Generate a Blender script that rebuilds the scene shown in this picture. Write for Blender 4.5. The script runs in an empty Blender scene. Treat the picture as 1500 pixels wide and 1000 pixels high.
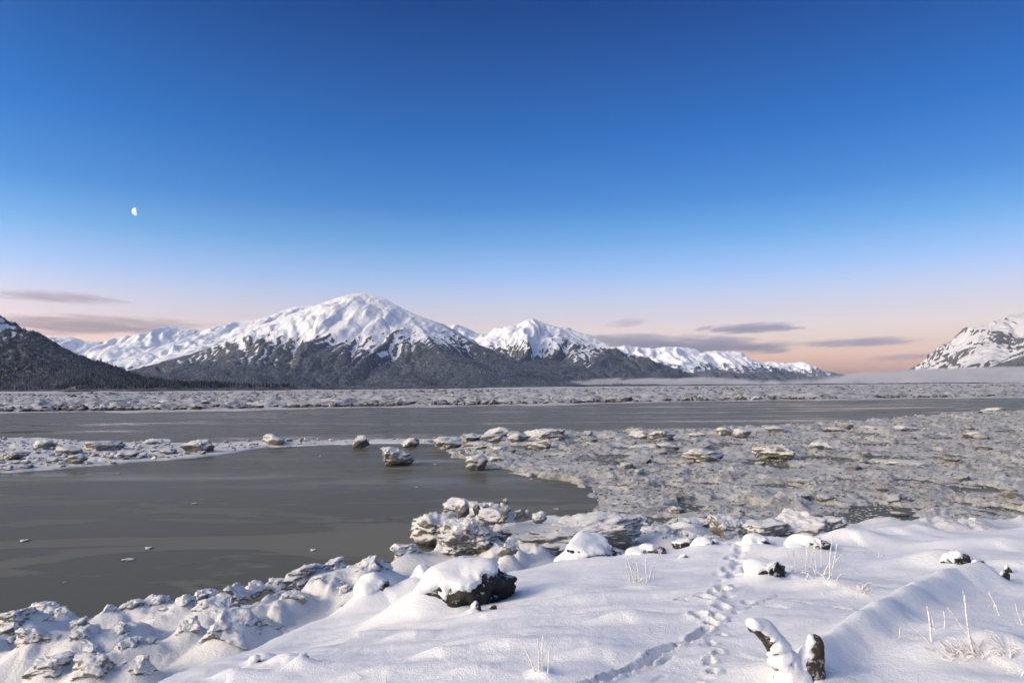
import bpy, bmesh, math, random
import numpy as np
from mathutils import Matrix, Vector

rnd = random.Random(7)
rng = np.random.default_rng(11)
sc = bpy.context.scene
col = sc.collection

# ------------------------------------------------------------------ camera
H = 5.0                                   # eye above the tidal water (z = 0)
TH, RO = math.radians(3.75), math.radians(-0.5)
F = Vector((0, math.cos(TH), math.sin(TH)))
U0 = Vector((0, -math.sin(TH), math.cos(TH)))
R0 = Vector((1, 0, 0))
RIGHT = R0 * math.cos(RO) + U0 * math.sin(RO)
UP = U0 * math.cos(RO) - R0 * math.sin(RO)
cd = bpy.data.cameras.new('camera')
cd.sensor_width = 36.0; cd.lens = 24.0
cd.clip_start = 0.05; cd.clip_end = 200000.0
cam = bpy.data.objects.new('camera', cd); col.objects.link(cam)
m = Matrix((RIGHT, UP, -F)).transposed().to_4x4(); m.translation = (0, 0, H)
cam.matrix_world = m
sc.camera = cam

# ------------------------------------------------------------------ sky and sun
SUN_AZ, SUN_EL = math.radians(-112), math.radians(24)     # azimuth from +Y, negative = left
SUN_DIR = Vector((math.sin(SUN_AZ) * math.cos(SUN_EL), math.cos(SUN_AZ) * math.cos(SUN_EL), math.sin(SUN_EL)))
world = bpy.data.worlds.new('World'); sc.world = world; world.use_nodes = True
wn, wl = world.node_tree.nodes, world.node_tree.links
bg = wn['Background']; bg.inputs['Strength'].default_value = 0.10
sky = wn.new('ShaderNodeTexSky'); sky.sky_type = 'NISHITA'; sky.sun_disc = False
sky.sun_elevation = SUN_EL; sky.sun_rotation = SUN_AZ; sky.ozone_density = 1.0; sky.dust_density = 4.0; sky.air_density = 1.0
geo = wn.new('ShaderNodeTexCoord')
nrm = wn.new('ShaderNodeVectorMath'); nrm.operation = 'NORMALIZE'
wl.new(geo.outputs['Generated'], nrm.inputs[0])
sep = wn.new('ShaderNodeSeparateXYZ'); wl.new(nrm.outputs[0], sep.inputs[0])
ramp = wn.new('ShaderNodeValToRGB'); wl.new(sep.outputs['Z'], ramp.inputs[0])     # dawn sky: rose at the horizon, deep blue above, unseen zenith brightened for fill
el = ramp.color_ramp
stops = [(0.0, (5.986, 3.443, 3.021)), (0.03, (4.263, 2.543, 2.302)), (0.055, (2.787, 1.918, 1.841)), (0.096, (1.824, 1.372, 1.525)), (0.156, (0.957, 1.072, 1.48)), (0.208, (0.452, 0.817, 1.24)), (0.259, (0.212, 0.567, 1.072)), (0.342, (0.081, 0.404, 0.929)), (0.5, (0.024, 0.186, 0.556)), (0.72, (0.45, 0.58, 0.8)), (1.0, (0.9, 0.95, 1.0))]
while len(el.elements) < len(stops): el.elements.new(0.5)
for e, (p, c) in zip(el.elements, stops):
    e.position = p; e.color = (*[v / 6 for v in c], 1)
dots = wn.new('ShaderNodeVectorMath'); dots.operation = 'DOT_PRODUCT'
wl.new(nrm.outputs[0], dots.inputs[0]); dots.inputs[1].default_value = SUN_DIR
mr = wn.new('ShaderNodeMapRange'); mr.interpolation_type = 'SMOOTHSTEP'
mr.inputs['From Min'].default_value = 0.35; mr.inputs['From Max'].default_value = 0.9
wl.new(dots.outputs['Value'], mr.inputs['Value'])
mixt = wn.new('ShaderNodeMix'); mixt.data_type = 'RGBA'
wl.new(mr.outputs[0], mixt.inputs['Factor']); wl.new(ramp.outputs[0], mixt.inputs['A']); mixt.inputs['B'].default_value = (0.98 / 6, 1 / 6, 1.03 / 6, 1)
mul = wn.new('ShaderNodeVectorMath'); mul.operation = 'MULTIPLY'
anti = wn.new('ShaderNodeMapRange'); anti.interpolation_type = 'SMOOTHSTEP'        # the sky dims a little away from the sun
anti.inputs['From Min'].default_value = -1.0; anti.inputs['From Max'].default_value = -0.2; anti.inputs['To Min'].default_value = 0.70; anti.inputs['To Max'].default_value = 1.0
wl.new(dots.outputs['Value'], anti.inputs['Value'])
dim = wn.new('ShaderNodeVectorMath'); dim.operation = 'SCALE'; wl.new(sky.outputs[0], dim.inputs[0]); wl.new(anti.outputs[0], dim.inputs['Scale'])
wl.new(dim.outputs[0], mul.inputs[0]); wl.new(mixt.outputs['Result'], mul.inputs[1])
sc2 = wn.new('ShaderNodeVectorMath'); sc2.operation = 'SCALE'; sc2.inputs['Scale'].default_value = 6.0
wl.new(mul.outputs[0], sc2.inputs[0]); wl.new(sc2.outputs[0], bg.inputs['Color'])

sd = bpy.data.lights.new('sun', 'SUN'); sd.energy = 0.40; sd.angle = math.radians(14); sd.color = (1.0, 0.74, 0.50)
sun = bpy.data.objects.new('sun', sd); col.objects.link(sun)
sun.rotation_euler = (-SUN_DIR).to_track_quat('-Z', 'Y').to_euler(); sun.location = (-30, -12, 40)
sun['kind'] = 'helper'

vs = sc.view_settings
vs.view_transform = 'Standard'; vs.look = 'None'; vs.gamma = 1.0; vs.use_curve_mapping = False; vs.exposure = 1.0
sc.cycles.use_denoising = True
sc.cycles.max_bounces = 6; sc.cycles.diffuse_bounces = 3; sc.cycles.volume_bounces = 1; sc.cycles.transparent_max_bounces = 8
sc.cycles.volume_step_rate = 1.0; sc.cycles.volume_max_steps = 128

# ------------------------------------------------------------------ helpers: pixels, noise, meshes
def ray(px, py):
    return F + RIGHT * ((px - 750) / 1000) + UP * ((500 - py) / 1000)
def at_z(px, py, z):
    r = ray(px, py); t = (z - H) / r.z
    return Vector((0, 0, H)) + r * t
def at_y(px, py, y):
    r = ray(px, py); return Vector((0, 0, H)) + r * (y / r.y)

def _h(ix, iy, iz, seed):
    h = (ix.astype(np.int64) * 374761393 + iy.astype(np.int64) * 668265263 + iz.astype(np.int64) * 2147483647 + seed * 1274126177) & 0xFFFFFFFF
    h = ((h ^ (h >> 13)) * 1274126177) & 0xFFFFFFFF
    h = ((h ^ (h >> 16)) * 2246822519) & 0xFFFFFFFF
    return h ^ (h >> 15)
def n2(x, y, seed=0):
    x = np.asarray(x, float); y = np.asarray(y, float)
    xi, yi = np.floor(x), np.floor(y); xf, yf = x - xi, y - yi
    u = xf ** 3 * (xf * (xf * 6 - 15) + 10); v = yf ** 3 * (yf * (yf * 6 - 15) + 10)
    z = np.zeros_like(xi)
    def g(a, b):
        t = _h(xi + a, yi + b, z, seed).astype(float) * (2 * math.pi / 4294967296.0)
        return np.cos(t) * (xf - a) + np.sin(t) * (yf - b)
    return 1.45 * ((g(0, 0) * (1 - u) + g(1, 0) * u) * (1 - v) + (g(0, 1) * (1 - u) + g(1, 1) * u) * v)
_G = np.array([[1,1,0],[-1,1,0],[1,-1,0],[-1,-1,0],[1,0,1],[-1,0,1],[1,0,-1],[-1,0,-1],[0,1,1],[0,-1,1],[0,1,-1],[0,-1,-1],[1,1,0],[0,-1,1],[-1,1,0],[0,-1,-1]], float)
def n3(p, seed=0):
    i = np.floor(p); f = p - i
    w = f ** 3 * (f * (f * 6 - 15) + 10)
    r = 0
    for a in (0, 1):
        for b in (0, 1):
            for c in (0, 1):
                g = _G[_h(i[:, 0] + a, i[:, 1] + b, i[:, 2] + c, seed) & 15]
                d = g[:, 0] * (f[:, 0] - a) + g[:, 1] * (f[:, 1] - b) + g[:, 2] * (f[:, 2] - c)
                r = r + d * (w[:, 0] if a else 1 - w[:, 0]) * (w[:, 1] if b else 1 - w[:, 1]) * (w[:, 2] if c else 1 - w[:, 2])
    return r
def fbm2(x, y, o=4, seed=0, gain=0.5):
    r = 0; a = 1.0; f = 1.0
    for k in range(o):
        r = r + a * n2(x * f + 17.3 * k, y * f - 9.1 * k, seed + k); a *= gain; f *= 2.03
    return r
def billow2(x, y, o=4, seed=0, gain=0.5):
    r = 0; a = 1.0; f = 1.0
    for k in range(o):
        r = r + a * np.abs(n2(x * f + 5.3 * k, y * f + 7.7 * k, seed + k)); a *= gain; f *= 2.07
    return r
def ridged2(x, y, o=4, seed=0, gain=0.5):
    r = 0; a = 1.0; f = 1.0
    for k in range(o):
        r = r + a * (1 - 2 * np.abs(n2(x * f + 3.3 * k, y * f + 1.7 * k, seed + k))); a *= gain; f *= 2.05
    return r
def fbm3(p, o=3, seed=0, gain=0.5):
    r = 0; a = 1.0; f = 1.0
    for k in range(o):
        r = r + a * n3(p * f + 13.7 * k, seed + k); a *= gain; f *= 2.03
    return r
def bil3(p, o=3, seed=0, gain=0.5):
    r = 0; a = 1.0; f = 1.0
    for k in range(o):
        r = r + a * np.abs(n3(p * f + 13.7 * k, seed + k)); a *= gain; f *= 2.03
    return r
def plates(x, y, seed=0):
    """broken plates: random level and tilt per cell; also the distance to the crack"""
    xi, yi = np.floor(x), np.floor(y); z0 = np.zeros_like(xi)
    f1 = np.full(x.shape, 9.0); f2 = np.full(x.shape, 9.0); lev = np.zeros(x.shape)
    for a in (-1, 0, 1):
        for b in (-1, 0, 1):
            hx = _h(xi + a, yi + b, z0, seed) / 4294967296.0; hy = _h(xi + a, yi + b, z0, seed + 1) / 4294967296.0
            dx, dy = x - xi - a - hx, y - yi - b - hy; d = np.hypot(dx, dy)
            t1 = _h(xi + a, yi + b, z0, seed + 2) / 4294967296.0; t2 = _h(xi + a, yi + b, z0, seed + 3) / 4294967296.0; t3 = _h(xi + a, yi + b, z0, seed + 4) / 4294967296.0
            v = t1 + 0.9 * ((t2 - 0.5) * dx + (t3 - 0.5) * dy)
            near = d < f1
            f2 = np.where(near, f1, np.minimum(f2, d)); lev = np.where(near, v, lev); f1 = np.where(near, d, f1)
    return lev, f2 - f1
def sstep(a, b, x):
    t = np.clip((x - a) / (b - a), 0, 1); return t * t * (3 - 2 * t)

def mesh_np(name, V, Fc, smooth=True, attrs=None):
    V = np.asarray(V, np.float32); Fc = np.asarray(Fc, np.int32)
    me = bpy.data.meshes.new(name)
    k = Fc.shape[1]
    me.vertices.add(len(V)); me.vertices.foreach_set('co', V.ravel())
    me.loops.add(Fc.size); me.loops.foreach_set('vertex_index', Fc.ravel())
    me.polygons.add(len(Fc)); me.polygons.foreach_set('loop_start', np.arange(0, Fc.size, k, dtype=np.int32))
    me.polygons.foreach_set('loop_total', np.full(len(Fc), k, np.int32))
    me.update(calc_edges=True)
    me.polygons.foreach_set('use_smooth', np.full(len(Fc), smooth, bool))
    for an, av in (attrs or {}).items():
        a = me.attributes.new(an, 'FLOAT', 'POINT'); a.data.foreach_set('value', np.asarray(av, np.float32).ravel())
    me.validate()
    return me
def obj(name, me, mat, parent=None, label=None, cat=None, group=None, kind=None):
    o = bpy.data.objects.new(name, me); col.objects.link(o)
    if mat is not None and me is not None and len(me.materials) == 0: me.materials.append(mat)
    if parent is not None: o.parent = parent
    if label: o['label'] = label
    if cat: o['category'] = cat
    if group: o['group'] = group
    if kind: o['kind'] = kind
    return o
def empty(name, loc, label, cat, group=None):
    o = obj(name, None, None, None, label, cat, group); o.location = loc; o.empty_display_size = 0.2
    return o
def grid_faces(nr, nc):
    i = np.arange((nr - 1) * (nc - 1)); r, c = i // (nc - 1), i % (nc - 1)
    a = r * nc + c
    return np.stack([a, a + 1, a + nc + 1, a + nc], 1)
_ico = {}
def ico(sub):
    if sub not in _ico:
        bm = bmesh.new(); bmesh.ops.create_icosphere(bm, subdivisions=sub, radius=1.0)
        _ico[sub] = (np.array([v.co[:] for v in bm.verts]), np.array([[v.index for v in f.verts] for f in bm.faces])); bm.free()
    V, Fc = _ico[sub]; return V.copy(), Fc

# ------------------------------------------------------------------ materials
def new_mat(name):
    mt = bpy.data.materials.new(name); mt.use_nodes = True
    nt = mt.node_tree; b = nt.nodes['Principled BSDF']
    return mt, nt, b
def nd(nt, typ, **kw):
    n = nt.nodes.new(typ)
    for k, v in kw.items(): setattr(n, k, v)
    return n
def noise(nt, scale, detail=4, rough=0.5, vec=None, dim='3D', dist=0.0):
    n = nd(nt, 'ShaderNodeTexNoise'); n.inputs['Scale'].default_value = scale; n.inputs['Detail'].default_value = detail
    n.inputs['Roughness'].default_value = rough; n.inputs['Distortion'].default_value = dist
    if vec is not None: nt.links.new(vec, n.inputs['Vector'])
    return n.outputs['Fac']
def mixc(nt, fac, a, b):
    n = nd(nt, 'ShaderNodeMix', data_type='RGBA')
    if isinstance(fac, (int, float)): n.inputs['Factor'].default_value = fac
    else: nt.links.new(fac, n.inputs['Factor'])
    for k, v in (('A', a), ('B', b)):
        if isinstance(v, tuple): n.inputs[k].default_value = (*v, 1)
        else: nt.links.new(v, n.inputs[k])
    return n.outputs['Result']
def math_(nt, op, a, b=None, c=None):
    n = nd(nt, 'ShaderNodeMath', operation=op)
    for k, v in enumerate((a, b, c)):
        if v is None: continue
        if isinstance(v, (int, float)): n.inputs[k].default_value = v
        else: nt.links.new(v, n.inputs[k])
    return n.outputs[0]
def smooth_(nt, v, a, b):
    n = nd(nt, 'ShaderNodeMapRange', interpolation_type='SMOOTHSTEP')
    nt.links.new(v, n.inputs['Value']); n.inputs['From Min'].default_value = a; n.inputs['From Max'].default_value = b
    return n.outputs[0]
def bump(nt, b, height, strength, dist):
    n = nd(nt, 'ShaderNodeBump'); n.inputs['Strength'].default_value = strength; n.inputs['Distance'].default_value = dist
    nt.links.new(height, n.inputs['Height']); nt.links.new(n.outputs[0], b.inputs['Normal']); return n
def pos(nt):
    return nd(nt, 'ShaderNodeNewGeometry').outputs['Position']
def nz(nt):
    g = nd(nt, 'ShaderNodeNewGeometry'); s = nd(nt, 'ShaderNodeSeparateXYZ'); nt.links.new(g.outputs['Normal'], s.inputs[0]); return s.outputs['Z']
def attr(nt, name):
    a = nd(nt, 'ShaderNodeAttribute'); a.attribute_name = name; return a.outputs['Fac']
def objco(nt):
    return nd(nt, 'ShaderNodeTexCoord').outputs['Object']

def mat_snow():
    mt, nt, b = new_mat('snow')
    p = pos(nt)
    c = mixc(nt, noise(nt, 1.3, 5, 0.6, p), (0.84, 0.855, 0.89), (0.90, 0.905, 0.92))
    nt.links.new(c, b.inputs['Base Color'])
    b.inputs['Roughness'].default_value = 0.65; b.inputs['Specular IOR Level'].default_value = 0.25
    hgt = math_(nt, 'ADD', math_(nt, 'MULTIPLY', noise(nt, 20, 3, 0.6, p), 0.8), math_(nt, 'MULTIPLY', noise(nt, 75, 3, 0.75, p), 0.8))
    bump(nt, b, hgt, 0.75, 0.016)
    return mt
def mat_ice(name, snowc, dirtc, lo, hi, sc_=1.0, use_pos=False, grit=0.5):
    """frosted tidal ice: snow lies on the upward faces, grey silt stains the rest"""
    mt, nt, b = new_mat(name)
    p = pos(nt)
    n1 = noise(nt, 1.6 * sc_, 5, 0.6, p); n2_ = noise(nt, 9 * sc_, 4, 0.65, p); n3_ = noise(nt, 40 * sc_, 3, 0.7, p)
    f = math_(nt, 'ADD', nz(nt), math_(nt, 'MULTIPLY', math_(nt, 'SUBTRACT', n1, 0.5), 1.3))
    f = math_(nt, 'ADD', f, math_(nt, 'MULTIPLY', math_(nt, 'SUBTRACT', n2_, 0.5), 1.0))
    f = math_(nt, 'ADD', f, math_(nt, 'MULTIPLY', math_(nt, 'SUBTRACT', n3_, 0.5), grit))
    dark = mixc(nt, smooth_(nt, n2_, 0.35, 0.65), tuple(v * 0.68 for v in dirtc), dirtc)
    c = mixc(nt, smooth_(nt, f, lo, hi), dark, snowc)
    nt.links.new(c, b.inputs['Base Color']); b.inputs['Roughness'].default_value = 0.7; b.inputs['Specular IOR Level'].default_value = 0.25
    bump(nt, b, math_(nt, 'ADD', n2_, math_(nt, 'MULTIPLY', n3_, 0.5)), 0.7, 0.05 if sc_ > 0.5 else 0.13 if sc_ > 0.2 else 0.25)
    return mt
def mat_rock():
    mt, nt, b = new_mat('dark_rock')
    p = pos(nt); n1 = noise(nt, 6, 6, 0.65, p)
    c = mixc(nt, smooth_(nt, n1, 0.3, 0.7), (0.010, 0.010, 0.010), (0.055, 0.050, 0.042))
    fr = math_(nt, 'ADD', noise(nt, 16, 5, 0.7, p), math_(nt, 'MULTIPLY', nz(nt), 0.22))
    c = mixc(nt, smooth_(nt, fr, 0.66, 0.74), c, (0.72, 0.73, 0.76))          # flecks of blown snow
    nt.links.new(c, b.inputs['Base Color']); b.inputs['Roughness'].default_value = 0.75
    bump(nt, b, math_(nt, 'ADD', noise(nt, 7, 4, 0.6, p), math_(nt, 'MULTIPLY', noise(nt, 26, 6, 0.75, p), 0.6)), 1.0, 0.09)
    return mt
def mat_bark():
    mt, nt, b = new_mat('bark')
    p = pos(nt); n1 = noise(nt, 38, 5, 0.6, p)
    c = mixc(nt, smooth_(nt, n1, 0.46, 0.62), (0.028, 0.022, 0.018), (0.55, 0.55, 0.58))
    c = mixc(nt, smooth_(nt, noise(nt, 9, 3, 0.5, p), 0.4, 0.6), (0.04, 0.03, 0.024), c)
    nt.links.new(c, b.inputs['Base Color']); b.inputs['Roughness'].default_value = 0.85
    bump(nt, b, noise(nt, 45, 5, 0.7, p), 0.9, 0.02)
    return mt
def mat_stalk():
    mt, nt, b = new_mat('frosted_stalk')
    p = pos(nt)
    c = mixc(nt, smooth_(nt, noise(nt, 70, 3, 0.6, p), 0.40, 0.56), (0.56, 0.51, 0.45), (0.80, 0.80, 0.82))
    nt.links.new(c, b.inputs['Base Color']); b.inputs['Roughness'].default_value = 0.8
    return mt
def mat_water():
    mt, nt, b = new_mat('silty_water')
    p = pos(nt)
    mp = nd(nt, 'ShaderNodeMapping'); mp.inputs['Scale'].default_value = (0.10, 0.30, 1); mp.inputs['Rotation'].default_value = (0, 0, 0.25)
    nt.links.new(p, mp.inputs['Vector'])
    film = noise(nt, 1.0, 5, 0.55, mp.outputs[0], dist=1.2)            # sheets of skim ice
    f = smooth_(nt, film, 0.5, 0.54)
    grit = noise(nt, 14, 3, 0.7, p)
    base = mixc(nt, f, (0.120, 0.120, 0.100), (0.175, 0.173, 0.150))
    base = mixc(nt, smooth_(nt, grit, 0.66, 0.76), base, (0.16, 0.155, 0.14))
    nt.links.new(base, b.inputs['Base Color'])
    r = nd(nt, 'ShaderNodeMapRange'); nt.links.new(f, r.inputs['Value']); r.inputs['To Min'].default_value = 0.27; r.inputs['To Max'].default_value = 0.42
    mp2 = nd(nt, 'ShaderNodeMapping'); mp2.inputs['Scale'].default_value = (0.018, 0.10, 1); mp2.inputs['Rotation'].default_value = (0, 0, 0.05)
    nt.links.new(p, mp2.inputs['Vector'])
    calm = smooth_(nt, noise(nt, 1.0, 4, 0.55, mp2.outputs[0]), 0.52, 0.62)      # open leads without skim ice
    rr = math_(nt, 'SUBTRACT', r.outputs[0], math_(nt, 'MULTIPLY', calm, 0.20))
    nt.links.new(rr, b.inputs['Roughness']); b.inputs['IOR'].default_value = 1.09
    b.inputs['Specular IOR Level'].default_value = 0.11
    bump(nt, b, math_(nt, 'ADD', noise(nt, 5, 5, 0.6, p), math_(nt, 'MULTIPLY', film, 0.3)), 0.12, 0.02)
    return mt
def mat_mountain(name, rock, forest_c, sc_=1.0, snow_c=(0.83, 0.85, 0.90)):
    mt, nt, b = new_mat(name)
    p = pos(nt); s = attr(nt, 'snow'); fo = attr(nt, 'forest')
    n1 = noise(nt, 0.012 * sc_, 6, 0.65, p)
    n2_ = noise(nt, 0.05 * sc_, 4, 0.7, p)
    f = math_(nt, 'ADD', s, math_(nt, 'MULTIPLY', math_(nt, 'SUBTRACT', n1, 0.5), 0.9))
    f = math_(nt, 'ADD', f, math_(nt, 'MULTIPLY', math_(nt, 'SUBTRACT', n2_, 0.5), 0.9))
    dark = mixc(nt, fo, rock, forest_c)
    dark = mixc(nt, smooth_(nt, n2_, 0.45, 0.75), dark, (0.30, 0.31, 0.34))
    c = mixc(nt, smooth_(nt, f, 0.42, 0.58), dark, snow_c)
    nt.links.new(c, b.inputs['Base Color']); b.inputs['Roughness'].default_value = 0.9; b.inputs['Specular IOR Level'].default_value = 0.1
    bump(nt, b, math_(nt, 'ADD', n1, math_(nt, 'MULTIPLY', noise(nt, 0.03 * sc_, 5, 0.7, p), 0.5)), 0.8, 26.0)
    return mt
def mat_forest(name, dark, frost):
    mt, nt, b = new_mat(name)
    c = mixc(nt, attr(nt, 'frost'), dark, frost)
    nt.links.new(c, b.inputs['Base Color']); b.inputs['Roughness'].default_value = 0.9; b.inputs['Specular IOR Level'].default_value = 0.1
    return mt

M_SNOW = mat_snow()
M_SHORE = mat_ice('shore_ice', (0.72, 0.725, 0.735), (0.23, 0.225, 0.215), -0.15, 0.45, 0.9)
M_BLOCK = mat_ice('block_ice', (0.72, 0.72, 0.72), (0.20, 0.195, 0.185), -0.2, 0.6, 0.9, grit=0.9)
M_FLOE = mat_ice('floe_ice', (0.66, 0.655, 0.64), (0.23, 0.22, 0.20), -0.1, 0.75, 0.6)
M_FIELD = mat_ice('field_ice', (0.58, 0.575, 0.555), (0.235, 0.23, 0.22), 0.35, 1.25, 0.3, grit=1.2)
M_FAR = mat_ice('far_ice', (0.66, 0.65, 0.64), (0.10, 0.098, 0.092), 0.5, 1.25, 0.09, grit=1.3)
M_SHEET = mat_ice('sheet_snow', (0.80, 0.80, 0.82), (0.5, 0.49, 0.47), 0.2, 0.7, 0.05)
M_ROCK, M_BARK, M_STALK, M_WATER = mat_rock(), mat_bark(), mat_stalk(), mat_water()

# ------------------------------------------------------------------ ground, water
def sheet(name, x0, x1, y0, y1, z, mat, label, cat, kind='structure'):
    return obj(name, mesh_np(name, [(x0, y0, z), (x1, y0, z), (x1, y1, z), (x0, y1, z)], [[0, 1, 2, 3]], False), mat, None, label, cat, None, kind)
M_MUD, _nt, _b = new_mat('tidal_mud')
_nt.links.new(mixc(_nt, noise(_nt, 0.4, 4, 0.6, pos(_nt)), (0.10, 0.09, 0.075), (0.16, 0.145, 0.12)), _b.inputs['Base Color'])
sheet('ground', -25000, 25000, -2000, 26000, -1.2, M_MUD, 'grey tidal mud lying under the ice and water', 'ground')
sheet('water', -1500, 1500, -60, 420, 0.0, M_WATER, 'dull grey tidal water with thin skim ice', 'water')

# ------------------------------------------------------------------ mountains
def polyd(X, Y, pts):
    """distance in plan to a 3-D polyline, ridge height there, arc length and side"""
    best = np.full(X.shape, 1e18); hh = np.zeros(X.shape); ss = np.zeros(X.shape); side = np.zeros(X.shape); acc = 0.0
    for (a, b) in zip(pts[:-1], pts[1:]):
        ax, ay, az = a; bx, by, bz = b
        dx, dy = bx - ax, by - ay; L2 = dx * dx + dy * dy
        t = np.clip(((X - ax) * dx + (Y - ay) * dy) / L2, 0, 1)
        d = (X - ax - t * dx) ** 2 + (Y - ay - t * dy) ** 2
        w = d < best
        best = np.where(w, d, best); hh = np.where(w, az + t * (bz - az), hh); ss = np.where(w, acc + t * math.sqrt(L2), ss)
        side = np.where(w, np.sign((Y - ay) * dx - (X - ax) * dy), side)
        acc += math.sqrt(L2)
    return np.sqrt(best), hh, ss, side
def erode(Z, dx, iters, K, keep=None):
    """stream-power erosion on the coarse grid: cuts branching gullies down the slopes"""
    ny, nx = Z.shape; N = ny * nx
    idx = np.arange(N).reshape(ny, nx)
    offs = [(-1, -1), (-1, 0), (-1, 1), (0, -1), (0, 1), (1, -1), (1, 0), (1, 1)]
    for it in range(iters):
        Zp = np.pad(Z, 1, mode='edge'); ip = np.pad(idx, 1, mode='edge')
        best = np.zeros(Z.shape); rec = idx.copy(); dist = np.full(Z.shape, dx)
        for a, b in offs:
            L = dx * math.hypot(a, b)
            sl = (Z - Zp[1 + a:1 + a + ny, 1 + b:1 + b + nx]) / L
            w = sl > best
            best = np.where(w, sl, best); rec = np.where(w, ip[1 + a:1 + a + ny, 1 + b:1 + b + nx], rec); dist = np.where(w, L, dist)
        order = np.argsort(Z.ravel()); rl = rec.ravel().tolist(); A = [1.0] * N
        for i in reversed(order.tolist()):
            r = rl[i]
            if r != i: A[r] += A[i]
        f = (K * np.minimum(np.array(A), 600) ** 0.5 / dist.ravel() * dx).tolist(); z = Z.ravel().tolist()
        for i in order.tolist():
            r = rl[i]
            if r != i and z[i] > 0: z[i] = (z[i] + f[i] * max(z[r], -20)) / (1 + f[i])
        Z = np.array(z).reshape(ny, nx)
    return Z
def upsample(Z, x0, x1, y0, y1, X, Y):
    ny, nx = Z.shape
    fx = np.clip((X - x0) / (x1 - x0) * (nx - 1), 0, nx - 1.001); fy = np.clip((Y - y0) / (y1 - y0) * (ny - 1), 0, ny - 1.001)
    i, j = fx.astype(int), fy.astype(int); a, b = fx - i, fy - j
    a = a * a * (3 - 2 * a) * 0.5 + a * 0.5; b = b * b * (3 - 2 * b) * 0.5 + b * 0.5
    return (Z[j, i] * (1 - a) + Z[j, i + 1] * a) * (1 - b) + (Z[j + 1, i] * (1 - a) + Z[j + 1, i + 1] * a) * b
def mountain(name, ridges, W, step, mat, label, treeline, seed, flute=(260, 55), p=1.15, rough=22, tl_noise=160, y_front=None, tl_slope=0.0, streak=0.2, crag=0.0, backW=None, ero=(5, 0.07), eres=1.15, fade=190.0, fl=0.85):
    P3 = [[at_y(px, py, y) for px, py, y in r] for r in ridges]
    xs = [v.x for r in P3 for v in r]; ys = [v.y for r in P3 for v in r]; zs = [v.z for r in P3 for v in r]
    x0, x1 = min(xs) - W * 0.7, max(xs) + W * 0.7
    y0, y1 = min(ys) - W * 1.15, max(ys) + W * 0.22
    cx, cy = int((x1 - x0) / (step * eres)), int((y1 - y0) / (step * eres))
    X, Y = np.meshgrid(np.linspace(x0, x1, cx), np.linspace(y0, y1, cy))
    wx = X + 130 * fbm2(X / 700, Y / 700, 3, seed + 40); wy = Y + 130 * fbm2(X / 700, Y / 700, 3, seed + 50)
    Z = np.full(X.shape, -60.0); hmax = max(zs)
    for k, r in enumerate(P3):
        d0, h0, s0, sd0 = polyd(X, Y, [v[:] for v in r])
        d1, h1, s1, sd1 = polyd(wx, wy, [v[:] for v in r])
        blend = sstep(0, 350, d0)
        d, h, s = d0 * (1 - blend) + d1 * blend, h0 * (1 - blend) + h1 * blend, s1
        Wl = W * (0.35 + 0.65 * h / hmax)
        if backW: Wl = np.where(sd0 > 0, backW, Wl)
        t = np.clip(d / Wl, 0, 1.3)
        prof = np.where(t < 1, np.abs(1 - t) ** p, -(t - 1) * 0.3)
        z = h * prof
        am = sstep(0.0, 0.25, t) * (1 - sstep(0.75, 1.05, t)) * (0.35 + 0.65 * h / hmax)
        z = z + am * flute[1] * (ridged2(s / flute[0], d / (flute[0] * 7), 2, seed + 7 * k) - 0.35) + am * flute[1] * 0.4 * ridged2(s / (flute[0] * 0.28), d / (flute[0] * 2.2), 2, seed + 3 + 7 * k)
        z = z + am * rough * fbm2(X / 160, Y / 160, 4, seed + 90)
        Z = np.maximum(Z, z)
    Z = Z + np.where(Z > 0, 5.0 * fbm2(X / 90, Y / 90, 2, seed + 33), 0)
    Z = erode(Z, step * eres, ero[0], ero[1])
    nx, ny = int((x1 - x0) / step), int((y1 - y0) / step); Zc = Z
    X, Y = np.meshgrid(np.linspace(x0, x1, nx), np.linspace(y0, y1, ny))
    Z = upsample(Zc, x0, x1, y0, y1, X, Y)
    Z = Z + sstep(0, 60, Z) * 0.22 * step * fbm2(X / (step * 3.2), Y / (step * 3.2), 2, seed + 35)
    dr, _h2, sr, _s2 = polyd(X + 60 * fbm2(X / 500, Y / 500, 2, seed + 71), Y + 60 * fbm2(X / 500, Y / 500, 2, seed + 72), [v[:] for v in P3[0]])
    Z = Z + sstep(0, 150, Z) * sstep(20, 160, dr) * step * fl * ridged2(sr / (step * 5), dr / (step * 45), 3, seed + 37, 0.6)
    gx = np.gradient(Z, axis=1) / ((x1 - x0) / nx); gy = np.gradient(Z, axis=0) / ((y1 - y0) / ny)
    slope = np.sqrt(gx * gx + gy * gy)
    lap = np.gradient(np.gradient(Z, axis=1), axis=1) + np.gradient(np.gradient(Z, axis=0), axis=0)
    tl = treeline + tl_slope * (X - 0.5 * (x0 + x1)) / (x1 - x0) + tl_noise * fbm2(X / 500, Y / 500, 4, seed + 60)
    snow = 0.5 + (Z - tl) / fade + np.clip(lap / step * 1.6, -0.5, 0.5)
    band = 1 - sstep(250, 520, Z - tl)
    snow = snow + streak * band * (ridged2(sr / 95, dr / 900, 3, seed + 70, 0.65) - 0.2)
    if crag: snow = snow - crag * sstep(0.62, 1.0, slope + 0.25 * fbm2(X / 60, Y / 60, 3, seed + 81))
    snow = np.clip(snow, -1.0, 1.55)
    forest = sstep(0.1, -0.3, (Z - tl) / 130.0)
    V = np.stack([X, Y, Z], -1).reshape(-1, 3); Fc = grid_faces(ny, nx)
    keep = (Z.ravel() > -25)[Fc].any(1)
    me = mesh_np(name, V, Fc[keep], True, {'snow': snow, 'forest': forest})
    o = obj(name, me, mat, None, label, 'mountain', None, 'structure')
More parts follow.
